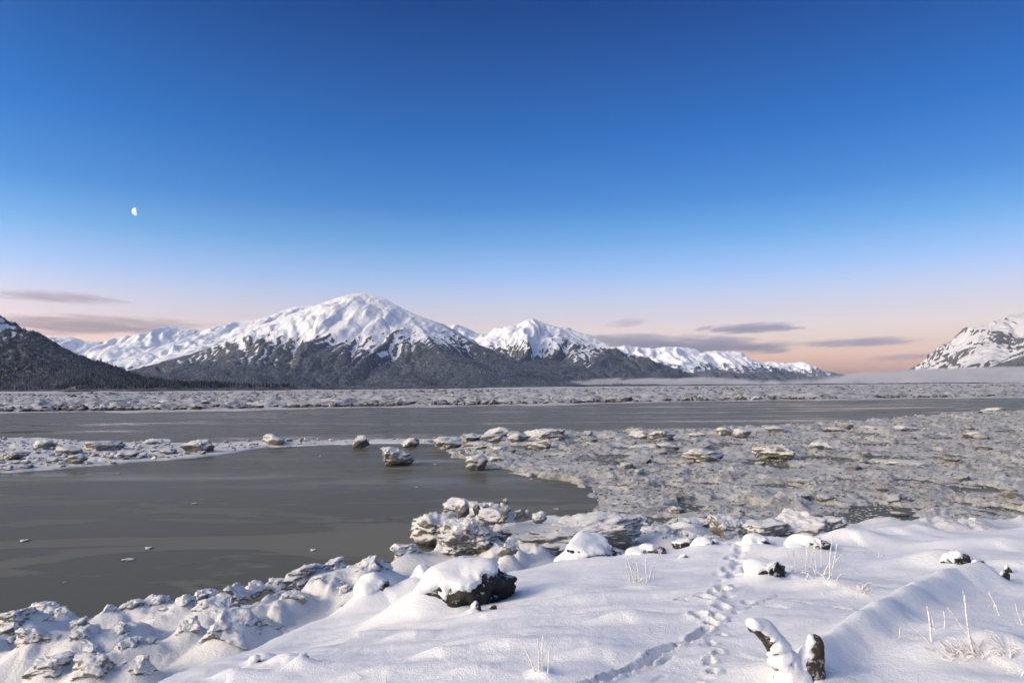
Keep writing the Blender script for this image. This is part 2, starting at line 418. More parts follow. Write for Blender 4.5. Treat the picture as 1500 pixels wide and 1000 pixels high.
    return o, X, Y, Z, snow, slope

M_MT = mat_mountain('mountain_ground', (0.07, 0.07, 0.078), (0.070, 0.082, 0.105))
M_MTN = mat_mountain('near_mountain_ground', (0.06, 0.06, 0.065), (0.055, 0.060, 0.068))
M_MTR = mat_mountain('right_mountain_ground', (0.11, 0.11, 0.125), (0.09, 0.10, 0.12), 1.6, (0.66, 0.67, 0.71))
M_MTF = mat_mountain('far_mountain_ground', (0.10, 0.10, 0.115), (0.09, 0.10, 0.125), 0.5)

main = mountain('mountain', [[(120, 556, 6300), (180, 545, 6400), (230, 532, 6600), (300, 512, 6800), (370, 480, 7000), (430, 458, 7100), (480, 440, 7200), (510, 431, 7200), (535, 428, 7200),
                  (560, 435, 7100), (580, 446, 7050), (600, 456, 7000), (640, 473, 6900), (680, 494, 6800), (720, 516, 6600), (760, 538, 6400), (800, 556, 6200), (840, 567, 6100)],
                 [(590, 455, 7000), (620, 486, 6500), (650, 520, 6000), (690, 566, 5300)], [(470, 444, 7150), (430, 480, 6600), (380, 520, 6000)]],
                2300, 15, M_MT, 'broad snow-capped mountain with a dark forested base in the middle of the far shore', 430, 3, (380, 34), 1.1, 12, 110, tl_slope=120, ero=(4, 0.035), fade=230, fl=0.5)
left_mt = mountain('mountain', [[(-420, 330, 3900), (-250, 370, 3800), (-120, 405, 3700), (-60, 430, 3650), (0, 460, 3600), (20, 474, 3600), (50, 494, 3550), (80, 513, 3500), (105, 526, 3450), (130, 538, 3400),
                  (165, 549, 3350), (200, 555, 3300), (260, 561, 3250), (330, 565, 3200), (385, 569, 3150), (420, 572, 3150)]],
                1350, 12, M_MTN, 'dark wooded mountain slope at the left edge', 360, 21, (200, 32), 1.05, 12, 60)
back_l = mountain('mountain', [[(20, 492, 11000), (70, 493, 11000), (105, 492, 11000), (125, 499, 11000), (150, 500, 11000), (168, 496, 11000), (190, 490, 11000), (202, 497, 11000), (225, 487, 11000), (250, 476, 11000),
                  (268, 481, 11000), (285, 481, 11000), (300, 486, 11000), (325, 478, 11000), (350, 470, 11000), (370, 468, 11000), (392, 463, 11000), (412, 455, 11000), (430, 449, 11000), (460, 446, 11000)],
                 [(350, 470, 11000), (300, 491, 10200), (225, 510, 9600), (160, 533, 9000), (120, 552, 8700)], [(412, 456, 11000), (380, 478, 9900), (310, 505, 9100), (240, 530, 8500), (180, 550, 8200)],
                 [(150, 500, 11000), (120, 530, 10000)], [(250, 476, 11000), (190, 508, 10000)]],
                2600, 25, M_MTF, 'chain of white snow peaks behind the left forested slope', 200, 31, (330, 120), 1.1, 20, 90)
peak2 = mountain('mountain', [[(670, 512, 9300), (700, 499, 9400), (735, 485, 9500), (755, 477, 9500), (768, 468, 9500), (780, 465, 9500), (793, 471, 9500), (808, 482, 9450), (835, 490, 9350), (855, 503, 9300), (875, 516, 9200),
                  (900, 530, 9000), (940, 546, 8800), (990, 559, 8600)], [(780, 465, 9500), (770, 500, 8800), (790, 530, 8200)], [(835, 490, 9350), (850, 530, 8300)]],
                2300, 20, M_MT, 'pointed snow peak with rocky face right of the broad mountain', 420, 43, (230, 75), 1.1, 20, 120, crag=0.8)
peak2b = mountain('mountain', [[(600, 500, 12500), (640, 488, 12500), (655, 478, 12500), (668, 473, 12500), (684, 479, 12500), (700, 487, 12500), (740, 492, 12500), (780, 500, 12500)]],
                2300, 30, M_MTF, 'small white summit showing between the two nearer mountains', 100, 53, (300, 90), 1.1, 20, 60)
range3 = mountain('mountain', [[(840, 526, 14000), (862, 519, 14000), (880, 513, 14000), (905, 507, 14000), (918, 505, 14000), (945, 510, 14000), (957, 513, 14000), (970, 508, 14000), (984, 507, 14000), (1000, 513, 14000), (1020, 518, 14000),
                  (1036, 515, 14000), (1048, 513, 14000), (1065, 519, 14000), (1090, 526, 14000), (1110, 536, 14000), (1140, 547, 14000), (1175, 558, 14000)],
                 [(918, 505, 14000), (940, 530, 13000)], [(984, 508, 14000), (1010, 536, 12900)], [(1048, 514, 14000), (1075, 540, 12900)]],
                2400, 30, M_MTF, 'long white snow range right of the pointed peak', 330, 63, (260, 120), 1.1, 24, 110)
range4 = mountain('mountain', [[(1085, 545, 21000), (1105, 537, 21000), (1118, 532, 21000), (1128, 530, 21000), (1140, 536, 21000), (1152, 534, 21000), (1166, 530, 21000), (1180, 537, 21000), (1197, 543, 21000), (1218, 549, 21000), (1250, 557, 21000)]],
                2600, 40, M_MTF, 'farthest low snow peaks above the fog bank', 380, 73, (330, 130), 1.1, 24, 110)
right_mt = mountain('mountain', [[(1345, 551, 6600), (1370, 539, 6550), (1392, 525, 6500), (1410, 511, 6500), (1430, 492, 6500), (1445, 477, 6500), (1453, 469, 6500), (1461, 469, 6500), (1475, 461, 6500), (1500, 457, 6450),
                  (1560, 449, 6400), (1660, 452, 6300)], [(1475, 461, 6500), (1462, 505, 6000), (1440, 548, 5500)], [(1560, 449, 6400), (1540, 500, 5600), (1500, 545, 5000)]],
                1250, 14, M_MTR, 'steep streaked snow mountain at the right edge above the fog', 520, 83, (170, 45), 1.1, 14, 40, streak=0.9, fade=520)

# forests: many small conifers, too far and too many to count
def forest(name, mt, n, hmin, hmax, mat, label, seed, zmax=None, clump=250, zmin=1, fringe=0.015):
    o, X, Y, Z, snow, slope = mt
    r = np.random.default_rng(seed)
    xf, yf, zf, sf = X.ravel(), Y.ravel(), Z.ravel(), snow.ravel()
    gy = np.gradient(Z, axis=0).ravel()
    den = (np.clip(0.55 - sf + 0.35 * fbm2(xf / clump, yf / clump, 3, seed), 0, 0.6) + fringe * (sf < 1.2) * np.clip(0.6 + fbm2(xf / 140, yf / 140, 3, seed + 5), 0, 1)) * (zf > zmin) * (gy > -2)
    if zmax: den = den * (zf < zmax)
    pr = den / den.sum()
    idx = r.choice(len(xf), size=n, p=pr)
    stepx = X[0, 1] - X[0, 0]
    bx = xf[idx] + (r.random(n) - .5) * stepx; by = yf[idx] + (r.random(n) - .5) * stepx; bz = zf[idx] - 1.0
    low = np.clip(zf[idx] / 180.0, 0, 1)
    hh = (hmin + (hmax - hmin) * r.random(n) ** 1.3) * (1.15 - 0.35 * low); ww = hh * (0.16 + 0.10 * r.random(n)); rot = r.random(n) * 6.28
    T = []; 
    tiers = ((0.06, 0.68, 1.0), (0.42, 1.0, 0.62)) if mat is M_FO2 else ((0.05, 1.0, 0.9),)
    for (z0, z1, w) in tiers:
        for k in range(4):
            a = k * math.pi / 2
            T.append((math.cos(a) * w, math.sin(a) * w, z0))
        T.append((0, 0, z1))
    T = np.array(T)
    ca, sa = np.cos(rot)[:, None], np.sin(rot)[:, None]
    vx = bx[:, None] + ww[:, None] * (T[:, 0] * ca - T[:, 1] * sa); vy = by[:, None] + ww[:, None] * (T[:, 0] * sa + T[:, 1] * ca); vz = bz[:, None] + hh[:, None] * T[:, 2]
    V = np.stack([vx, vy, vz], -1).reshape(-1, 3)
    tf = np.array([[0, 1, 4], [1, 2, 4], [2, 3, 4], [3, 0, 4], [5, 6, 9], [6, 7, 9], [7, 8, 9], [8, 5, 9]][:4 * len(tiers)])
    Fc = (np.arange(n)[:, None, None] * len(T) + tf[None]).reshape(-1, 3)
    fr = np.clip(0.30 + 0.35 * r.standard_normal(n) + 0.55 * fbm2(bx / 320, by / 320, 3, seed + 9) + 0.25 * (low - 0.3), 0, 1)
    return obj(name, mesh_np(name, V, Fc, False, {'frost': np.repeat(fr, len(T))}), mat, None, label, 'forest', None, 'stuff')
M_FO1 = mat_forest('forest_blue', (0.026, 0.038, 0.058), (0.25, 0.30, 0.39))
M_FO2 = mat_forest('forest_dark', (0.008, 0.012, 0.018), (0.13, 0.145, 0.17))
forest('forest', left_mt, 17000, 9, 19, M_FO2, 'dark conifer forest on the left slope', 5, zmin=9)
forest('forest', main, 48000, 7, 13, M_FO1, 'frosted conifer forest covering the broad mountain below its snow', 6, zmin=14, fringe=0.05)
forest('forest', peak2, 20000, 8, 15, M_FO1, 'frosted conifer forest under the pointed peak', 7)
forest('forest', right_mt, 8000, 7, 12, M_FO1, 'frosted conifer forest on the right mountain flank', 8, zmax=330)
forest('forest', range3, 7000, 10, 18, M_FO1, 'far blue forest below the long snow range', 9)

# snow-covered ice sheet running out to the far shore
def fan(y0, y1, ry, u0, u1, du):
    ny = int(math.log(y1 / y0) / ry) + 1
    yy = y0 * np.exp(np.arange(ny) * ry); uu = np.arange(u0, u1 + du / 2, du)
    Uu, Y = np.meshgrid(uu, yy)
    return Uu * Y, Y, Uu, ny, len(uu)
X, Y, Uu, nr, nc = fan(128, 9000, 0.016, -1.1, 1.1, 0.0052)
edge = np.interp(Uu, [-1.3, -.75, -.45, -.2, 0, .2, .45, .75, 1.3], [128, 146, 150, 165, 172, 190, 205, 215, 225]) + 9 * fbm2(X / 25, Y / 60, 3, 2)
inn = sstep(-3, 5, Y - edge)
amp = np.interp(Y, [100, 260, 700, 2500], [1.0, 1.0, 0.7, 0.1])
shelf = sstep(9, 22, Y - edge)
_p, _c = plates(X / 5.0 + 0.4 * n2(X / 4, Y / 4, 17), Y / 6.0, 18)
Zf = -0.5 + inn * 0.62 + shelf * amp * (1.3 * _p * sstep(0, 0.15, _c) + 0.9 * np.clip(billow2(X / 5.5, Y / 7.5, 3, 12) - 0.28, 0, 1) + 0.9 * np.clip(fbm2(X / 30, Y / 45, 3, 15), 0, 1))
Zf = Zf - 2.6 * sstep(4500, 9000, Y)
obj('far_ice', mesh_np('far_ice', np.stack([X, Y, Zf], -1).reshape(-1, 3), grid_faces(nr, nc)), M_FAR, None, 'band of jumbled snowy ice along the far side of the channel', 'ice', None, 'structure')
sheet('ice_sheet', -14000, 14000, 1500, 25000, 0.35, M_SHEET, 'flat snowy ice sheet at the foot of the mountains', 'ice')

# ------------------------------------------------------------------ snow bank at the camera
ANCH = [(1200, 1000, 3.2), (750, 1000, 3.1), (1490, 1000, 3.3), (420, 1000, 2.85), (210, 1000, 2.68), (1300, 778, 2.75), (1490, 786, 2.85), (1150, 794, 2.65), (1030, 806, 2.52), (900, 815, 2.42),
        (690, 885, 2.42), (500, 892, 2.1), (400, 936, 2.1), (300, 974, 2.35), (1000, 900, 3.0), (1350, 880, 3.06), (700, 940, 2.95), (560, 940, 2.75), (850, 860, 2.72), (1200, 850, 2.92)]
AW = np.array([at_z(*a)[:] for a in ANCH])
AW = np.vstack([AW, [[-2.2, 2.2, 3.0], [2, 1.5, 3.35], [6, 3, 3.5], [10, 7, 3.3], [-4.5, 3.5, 2.5], [12, 11, 3.0]]])
def _tps(r): return np.where(r > 1e-9, r * r * np.log(np.maximum(r, 1e-9)), 0)
_n = len(AW); _K = _tps(np.hypot(AW[:, None, 0] - AW[None, :, 0], AW[:, None, 1] - AW[None, :, 1])) + 0.35 * np.eye(_n)
_P = np.hstack([np.ones((_n, 1)), AW[:, :2]])
_sol = np.linalg.solve(np.block([[_K, _P], [_P.T, np.zeros((3, 3))]]), np.concatenate([AW[:, 2], np.zeros(3)]))
CU = [-1.3, -.75, -.60, -.545, -.48, -.42, -.35, -.25, -.15, -.05, .1, .28, .40, .55, .75, 1.3]
CY = [2.2, 3.7, 4.7, 5.4, 6.3, 7.2, 8.3, 9.2, 9.6, 10.0, 10.6, 10.6, 10.4, 10.6, 10.7, 10.7]
def base_z(x, y):
    z = _sol[-3] + _sol[-2] * x + _sol[-1] * y
    for k in range(_n): z = z + _sol[k] * _tps(np.hypot(x - AW[k, 0], y - AW[k, 1]))
    return z
def base_pt(px, py):
    """where the pixel's ray meets the smooth bank"""
    r = ray(px, py); t = 2.0
    for _ in range(60):
        p = Vector((0, 0, H)) + r * t
        dz = p.z - float(base_z(np.array([p.x]), np.array([p.y]))[0])
        t += dz / max(0.12, -r.z + 0.1) * 0.6
        if abs(dz) < 1e-3: break
    return Vector((0, 0, H)) + r * t
# mounds: px, py, half length and half width in px, height m, turn
MOUNDS = [(660, 868, 95, 26, 0.14, 10), (545, 880, 55, 22, 0.15, 25), (610, 855, 36, 30, 0.22, 60), (590, 905, 60, 14, 0.10, 15), (520, 930, 60, 10, 0.05, 8), (600, 930, 45, 9, 0.06, 4),
          (735, 950, 55, 9, 0.05, 8), (910, 910, 45, 8, 0.07, 12), (880, 960, 70, 12, 0.06, 10), (700, 905, 70, 10, 0.05, 5), (835, 880, 90, 12, 0.05, 6), (640, 962, 40, 9, 0.07, 5), (380, 968, 22, 9, 0.08, 0), (415, 970, 28, 8, 0.08, 5),
          (440, 978, 26, 8, 0.05, 0), (340, 993, 35, 8, 0.08, 0), (850, 805, 62, 18, 0.17, 0), (790, 815, 55, 12, 0.08, 0), (955, 805, 50, 10, 0.06, 0), (1045, 802, 45, 10, 0.08, 0), (1000, 795, 60, 10, 0.06, 0),
          (1115, 800, 42, 13, 0.10, 0), (1240, 795, 45, 16, 0.17, -15), (1300, 785, 55, 12, 0.10, 0), (1370, 820, 75, 14, 0.13, 6), (1440, 800, 80, 14, 0.12, 0), (1130, 845, 45, 14, 0.08, 8), (1195, 858, 60, 16, 0.10, 0),
          (932, 858, 30, 8, 0.05, 0), (1245, 868, 50, 10, 0.05, 0), (790, 990, 18, 8, 0.05, 0), (1400, 960, 90, 25, 0.10, 5), (1380, 930, 60, 20, 0.05, 0), (1470, 825, 45, 10, 0.08, -10), (1345, 783, 16, 6, 0.06, 0), (1460, 960, 50, 14, 0.06, 0),
          (1150, 985, 60, 26, 0.10, 0), (950, 870, 70, 10, 0.04, 4), (760, 930, 60, 10, 0.03, 5), (560, 985, 70, 12, 0.05, 4), (690, 985, 40, 8, 0.04, 4)]
MW = []
for px, py, a, b_, h, turn in MOUNDS:
    c = base_pt(px, py); s = c.y / 1000.0
    MW.append((c.x, c.y, a * s, max(b_ * s * 2.2, 0.09), h, math.radians(turn)))
LOG = [base_pt(1195, 975), base_pt(1270, 930), base_pt(1340, 890), base_pt(1395, 866), base_pt(1436, 858)]
BOULDERS = [
    ((684, 893, 150, 53, 'largest black boulder with a thick snow cap near the shore', 41), dict(depth=.7, thick=.10, edge=0.40, rz=.12, sink=0.9, lean=(-0.42, 0.1, 0.88))),
    ((545, 888, 60, 34, 'brown-faced boulder left of the largest one', 42), dict(thick=.08, edge=0.32)),
    ((618, 872, 52, 32, 'steep snow-covered boulder squeezed between the two larger ones', 43), dict(thick=.09, edge=0.24)),
    ((866, 821, 105, 25, 'long low snow-covered boulder in front of the ice wall', 44), dict(thick=.07, edge=0.12)),
    ((952, 817, 60, 13, 'flat black rock ledge right of the long low boulder', 45), dict(thick=.04, edge=0.48)),
    ((1038, 809, 44, 16, 'small black rock beside the top of the tracks', 46), dict(thick=.05, edge=0.40)),
    ((1008, 800, 40, 8, 'flat rock patch behind the small black rock', 47), dict(thick=.03, edge=0.52)),
    ((1116, 809, 52, 19, 'rounded black rock right of the tracks', 48), dict(thick=.05, edge=0.36)),
    ((1190, 815, 70, 22, 'grey rock behind the tallest grass tuft', 49), dict(thick=.05, edge=0.56)),
    ((1131, 853, 64, 24, 'oval snow-topped rock left of the tallest grass tuft', 50), dict(thick=.05, edge=0.32)),
    ((1408, 829, 42, 16, 'black rock at the crest on the right', 51), dict(thick=.04, edge=0.52)),
    ((1441, 834, 26, 10, 'small brown rock right of the crest rock', 52), dict(thick=.03, edge=0.68, sub=4)),
    ((1474, 846, 14, 8, 'tiny black stone lowest on the right bank', 53), dict(thick=.02, edge=0.68, sub=4)),
    ((1479, 835, 12, 5, 'tiny black stone uppermost on the right bank', 54), dict(thick=.02, edge=0.68, sub=4)),
    ((442, 977, 22, 13, 'little black stone poking from the left snow slope', 55), dict(thick=.03, edge=0.44, sub=4)),
    ((372, 975, 18, 9, 'little grey stone on the left snow slope', 56), dict(thick=.04, edge=0.28, sub=4)),
    ((698, 898, 18, 14, 'black stone at the foot of the largest boulder', 57), dict(thick=.02, edge=0.68, sub=4)),
    ((722, 892, 12, 5, 'tiny black stone right of the largest boulder', 58), dict(thick=.02, edge=0.68, sub=4)),
    ((1003, 820, 16, 6, 'tiny black stone under the flat ledge', 59), dict(thick=.02, edge=0.60, sub=4)),
]
BANK = []                                  # snow drifted against the windward (left) side of each boulder
for (px, py, w_, h_, _l, _s), _k in BOULDERS:
    c = base_pt(px, py); s_ = c.y / 1000; w, h = w_ * s_, h_ * s_; big = w_ > 130
    BANK.append((c.x - (0.42 if big else 0.22) * w, c.y + 0.40 * w * 0.8, w * (0.42 if big else 0.6), h * (0.62 if big else 0.52)))
PITS = []     # px, py, radius px, depth
for px, py, r, d in [(1078, 806, 9, .05), (1088, 812, 8, .04), (1072, 820, 9, .06), (1090, 824, 10, .05), (1066, 832, 8, .05), (1078, 838, 10, .07), (1060, 846, 9, .06), (1056, 852, 7, .05), (1082, 848, 8, .05), (1059, 866, 11, .08),
                     (1028, 876, 10, .07), (1040, 882, 11, .08), (1046, 870, 7, .04), (1068, 876, 7, .04), (998, 880, 8, .03), (1058, 892, 11, .08), (1024, 904, 11, .08), (1050, 906, 10, .08), (1042, 914, 9, .07), (1080, 898, 6, .03), (1072, 908, 6, .025),
                     (1057, 929, 7, .05), (1042, 941, 6, .05), (1031, 943, 4, .02), (1053, 953, 7, .06), (1040, 964, 8, .06), (1044, 978, 8, .06), (1025, 997, 9, .06), (1095, 884, 7, .025), (1008, 883, 6, .02), (1076, 860, 6, .04), (1096, 830, 7, .04), (1052, 836, 6, .03)]:
    c = base_pt(px, py); PITS.append((c.x, c.y, r * c.y / 1000, d * 1.25, rnd.uniform(-.6, .6)))
TRENCH = []
for a, b_, w, d in [((1036, 920), (1014, 936), 12, .09), ((1010, 940), (998, 944), 9, .04), ((994, 944), (962, 956), 12, .085), ((958, 958), (944, 968), 13, .095), ((936, 970), (904, 984), 12, .09), ((898, 986), (880, 998), 14, .10), ((872, 1000), (830, 1016), 14, .09),
                    ((972, 982), (960, 990), 4, .02), ((984, 958), (968, 966), 6, .025), ((1096, 892), (1140, 874), 4, .02), ((1120, 888), (1150, 893), 4, .03), ((1155, 882), (1190, 886), 4, .03), ((1216, 887), (1266, 894), 4, .035), ((1086, 806), (1070, 842), 8, .03), ((990, 880), (1030, 872), 5, .02)]:
    TRENCH.append((base_pt(*a), base_pt(*b_), w * 0.72, d))
def snow_z(x, y, detail=True):
    z = base_z(x, y)
    for cx, cy, a, b_, h, t in MW:
        dx, dy = x - cx, y - cy
        p, q = dx * math.cos(t) + dy * math.sin(t), -dx * math.sin(t) + dy * math.cos(t)
        p = p + 0.25 * q
        z = z + h * np.exp(-((p / a) ** 2 + (q / b_) ** 2) * np.where(p < 0, 1.5, 0.8))
    for cx, cy, r, h in BANK: z = z + h * np.exp(-((x - cx) ** 2 + (y - cy) ** 2) / (r * r))
    d, hh, s, sd_ = polyd(x, y, [v[:] for v in LOG])
    L = 2.6; tt = np.clip(s / L, 0, 1)
    z = z + (0.15 + 0.07 * tt + 0.03 * n2(x / 0.35, y / 0.35, 131)) * np.exp(-(d / (0.125 + 0.05 * tt)) ** 2)
    z = z + 0.030 * fbm2(x / 0.9, y / 1.5, 2, 101) + 0.05 * fbm2(x / 2.6, y / 2.2, 2, 105)
    if detail:
        wx = x + 0.25 * n2(x / 0.8, y / 0.8, 44)
        z = z + 0.016 * sstep(0.1, 0.7, np.abs(n2(wx / 0.75, y / 0.32, 61))) + 0.004 * fbm2(x / 0.12, y / 0.12, 3, 63)
        for cx, cy, r, dep, sk in PITS:
            dx, dy = x - cx, (y - cy) * 0.62 + 0.25 * sk * (x - cx)
            rr = np.sqrt(dx * dx + dy * dy) / r * (1 + 0.25 * n2(x / 0.05, y / 0.05, 77))
            z = z - dep * (1 - sstep(0.55, 1.05, rr)) + dep * 0.22 * np.exp(-((rr - 1.25) / 0.25) ** 2)
        for a, b_, w, dep in TRENCH:
            dd, _1, _2, _3 = polyd(x, y, [a[:], b_[:]])
            r = w * a.y / 1000
            rr = dd / r * (1 + 0.3 * n2(x / 0.06, y / 0.06, 78))
            z = z - dep * (1 - sstep(0.5, 1.0, rr)) + dep * 0.2 * np.exp(-((rr - 1.2) / 0.3) ** 2)
    yc = np.interp(x / np.maximum(y, 0.3), CU, CY) + 0.25 * n2(x / 1.3, y / 1.3, 91) + 0.10 * n2(x / 0.4, y / 0.4, 92)
    o = np.maximum(0, y - yc + 0.35)
    z = z - np.where(o < 0.7, 0.55 * o * o, 0.27 + 0.78 * (o - 0.7))
    return z
X, Y, Uu, nr, nc = fan(1.0, 14.0, 0.0052, -0.88, 0.88, 0.0030)
X = Uu * (Y + 3.0)
Z = snow_z(X, Y)
obj('snow_bank', mesh_np('snow_bank', np.stack([X, Y, Z], -1).reshape(-1, 3), grid_faces(nr, nc)), M_SNOW, None, 'smooth wind-drifted snow bank with animal tracks in the foreground', 'snow', None, 'structure')
def snow_pt(px, py):
    r = ray(px, py); ts = np.linspace(2.0, 14.0, 1600)
    P = np.array((0, 0, H))[None] + ts[:, None] * np.array(r[:])[None]
    hit = P[:, 2] < snow_z(P[:, 0], P[:, 1], False)
    i = int(np.argmax(hit)) if hit.any() else 1599
    return Vector(P[i])
def snow_h(x, y): return float(snow_z(np.array([x]), np.array([y]))[0])

# ------------------------------------------------------------------ ice blocks
def block_mesh(seed, sub=4, boxy=3.0, cuts=8, rough=0.13, crumb=0.085, undercut=0.0, layers=0.0):
    r = np.random.default_rng(seed)
    V, Fc = ico(sub)
    q = (np.abs(V) ** boxy).sum(1) ** (-1 / boxy); V = V * q[:, None] * 0.5
    for _ in range(cuts):
        n = r.standard_normal(3); n[2] *= 0.7; n /= np.linalg.norm(n)
        c = 0.24 + 0.20 * r.random(); d = V @ n
        V = V - np.maximum(d - c, 0)[:, None] * n[None] * 0.96
    N = V / (np.linalg.norm(V, axis=1)[:, None] + 1e-9)
    off = r.random(3) * 50
    V = V + N * (rough * fbm3(V * 2.6 + off, 3, seed, 0.55))[:, None]
    V = V + N * (crumb * (bil3(V * 9 + off, 3, seed + 5, 0.6) - 0.35))[:, None]
    if layers:
        V[:, :2] *= (1 + layers * np.sin(V[:, 2] * 26 + 3 * n3(V * 3 + off, seed + 8)) * 0.5)[:, None]
    if undercut:
        t = np.clip((0.15 - V[:, 2]) / 0.6, 0, 1); V[:, :2] *= (1 - undercut * t)[:, None]
    lo, hi = V.min(0), V.max(0)
    V = (V - (lo + hi) / 2) / (hi - lo)
    V[:, 2] += 0.5
    return mesh_np('ice_block', V, Fc, True)
def put(me, mat, name, x, y, z, w, d, h, rz, label, cat, group, tilt=0.0):
    o = obj(name, me, mat, None, label, cat, group)
    o.location = (x, y, z); o.scale = (w, d, h); o.rotation_euler = (rnd.uniform(-tilt, tilt), rnd.uniform(-tilt, tilt), rz)
    return o
def ice_block(px, py, wpx, hpx, label, seed, mat=M_FLOE, sub=4, depth=0.8, zb=0.0, rz=None, group=None, name='ice_block', sink=0.12, tilt=0.06, **kw):
    """py is the image row of its foot"""
    c = at_z(px, py, zb); s = c.y / 1000
    if sub == 4 and wpx >= 42: sub = 5
    elif sub == 5 and wpx < 38: sub = 4
    w, h = wpx * s, hpx * s
    if mat is M_SHORE or (mat is M_BLOCK and zb < 1): APRON.append((c.x, c.y + w * depth * 0.4, w, zb + h * (0.60 if mat is M_SHORE else 0.12)))
    return put(block_mesh(seed, sub, **kw), mat, name, c.x, c.y + w * depth * 0.4, zb - sink * h, w, w * depth, h * (1 + sink), rnd.uniform(-.25, .25) if rz is None else rz, label, 'ice block', group, tilt)

APRON = []
# shore heaps
def shore_block(px, py, w, h, label, seed, zb, **kw):
    return ice_block(px, py, w, h, label, seed, M_BLOCK, kw.pop('sub', 5), kw.pop('depth', 0.8), zb, kw.pop('rz', None), None, 'ice_block', kw.pop('sink', 0.25), kw.pop('tilt', 0.08), **kw)
shore_block(690, 826, 130, 62, 'big dirty speckled ice block rising right behind the snow-capped boulder', 701, 0.3, sub=6, crumb=.13, rough=.2, undercut=-.2)
shore_block(640, 800, 90, 42, 'pale ice shoulder left of the speckled block at the water', 702, 0.2, crumb=.11, rough=.2, undercut=-.3)
shore_block(845, 822, 235, 62, 'long ice wall with a dark undercut foot above the snow bank', 703, 0.2, boxy=4, cuts=3, depth=.32, undercut=.12, rough=.14, crumb=.11, sub=6, rz=0.12, tilt=.02)
shore_block(700, 778, 120, 40, 'upper snowy ice mass behind the speckled block', 704, 0.5, crumb=.12, rough=.2, undercut=-.2)
for k, (px, py, w, h, lab) in enumerate([(676, 752, 22, 20, 'frosted ice lump at the left of the summit row'), (698, 750, 12, 12, 'small round ice lump second in the summit row'), (712, 748, 12, 11, 'tiny ice lump third in the summit row'), (724, 750, 17, 14, 'plate-like lump in the middle of the summit row'),
        (738, 757, 14, 20, 'upright pointed lump right in the summit row'), (741, 738, 9, 9, 'ball-like lump on top of the summit row'), (716, 764, 34, 18, 'wedge-shaped chunk below the summit row'), (760, 757, 14, 11, 'right small lump past the summit row'), (772, 756, 10, 9, 'last tiny lump right of the summit row'), (790, 764, 24, 13, 'frosted chunk on the left end of the ice wall')]):
    shore_block(px, py, w, h, lab, 720 + k, 1.35, sub=4, sink=.35)
shore_block(745, 812, 34, 22, 'boxy ice chunk lodged between speckled block and ice wall', 735, 0.9, boxy=5)
shore_block(890, 773, 30, 18, 'white crusty ice lump on top of the ice wall', 736, 0.9, crumb=.1)
shore_block(918, 806, 36, 34, 'rounded ice boulder at the right end of the ice wall', 737, 0.3)
shore_block(965, 795, 60, 22, 'low frosted ice heap right of the rounded ice boulder', 738, 0.3, crumb=.1)
shore_block(930, 780, 50, 22, 'grey angular ice behind the rounded ice boulder', 739, 0.3)
shore_block(1072, 792, 56, 34, 'cream ice mound beyond the tracks', 740, 0.3, crumb=.08)
shore_block(1125, 792, 70, 26, 'low dark-footed ice block behind the grass tuft', 741, 0.3, boxy=4, undercut=.2)
shore_block(1180, 790, 84, 36, 'largest white-topped ice mound behind the right snow crest', 742, 0.3, crumb=.09)
shore_block(1228, 782, 50, 22, 'grey ice shoulder at the right end of the shore mounds', 743, 0.3)
shore_block(1030, 776, 50, 14, 'small flat ice plate left of the cream ice mound', 744, 0.3, boxy=5)
for k, (px, py, w, h, zb, lab) in enumerate([(10, 930, 60, 30, .5, 'dark-sided ice lump at the left picture edge by the water'), (50, 912, 50, 24, .4, 'pale ice lump second from the left edge by the water'), (82, 912, 30, 20, .4, 'small ice lump third from the left edge by the water'),
        (112, 930, 30, 22, .5, 'round lump beside the small gap to the water'), (148, 912, 28, 22, .4, 'egg-shaped ice lump at the water edge'), (185, 905, 36, 24, .4, 'folded ice lump right of the egg-shaped one'), (222, 900, 42, 26, .4, 'angular cracked ice lump at the water edge'), (45, 955, 60, 32, .6, 'overhung ice block with a dark cleft lower left'),
        (110, 960, 66, 34, .6, 'leaning slab-topped ice block in the left heap'), (155, 945, 50, 26, .6, 'dark-veined ice block in the middle of the left heap'), (60, 985, 50, 20, .7, 'crumbled ice lump near the lower left corner'), (120, 995, 60, 30, .7, 'knobbly ice lump at the bottom of the left heap'), (190, 990, 44, 24, .7, 'domed ice lump touching the snow bank'),
        (180, 962, 40, 24, .6, 'small cracked lump above the domed one'), (262, 900, 28, 26, .5, 'dark-holed ice lump in the ridge'), (340, 880, 38, 26, .4, 'pointed white ice lump in the shore ridge'), (290, 885, 40, 20, .4, 'curled ice lump left of the pointed one'), (330, 945, 70, 44, .8, 'tall block with rough grey face next to the bank'), (300, 905, 60, 20, .6, 'dark layered ice block behind the tall block'),
        (445, 858, 76, 26, .4, 'black-hollowed ice slab at the shore ridge'), (400, 862, 30, 14, .4, 'flat snowy chunk left of the hollowed slab'), (520, 855, 60, 32, .5, 'smooth round-backed ice dome right of the hollowed slab'), (555, 845, 26, 22, .5, 'dark-pitted lump beside the ice dome'), (425, 890, 34, 24, .5, 'folded fin of ice on the snowy flat'), (505, 878, 40, 20, .5, 'cracked ice plate under the ice dome'),
        (590, 822, 50, 22, .4, 'snowy lump where the shore ridge meets the tall ice'), (270, 935, 40, 26, .7, 'holed lump left of the tall grey-faced block'), (365, 870, 30, 16, .4, 'low lump on the water side of the ridge'), (480, 838, 40, 16, .3, 'low snowy hump at the water edge of the ridge'), (385, 925, 36, 20, .8, 'melted knob on the shoulder of the tall block')]):
    ice_block(px, py, w * 1.2, h * 0.95, lab, 760 + k, M_SHORE, 5, 0.9, zb, None, None, 'ice_block', 0.5, 0.2, crumb=.10, rough=.16, cuts=9, undercut=-.45)

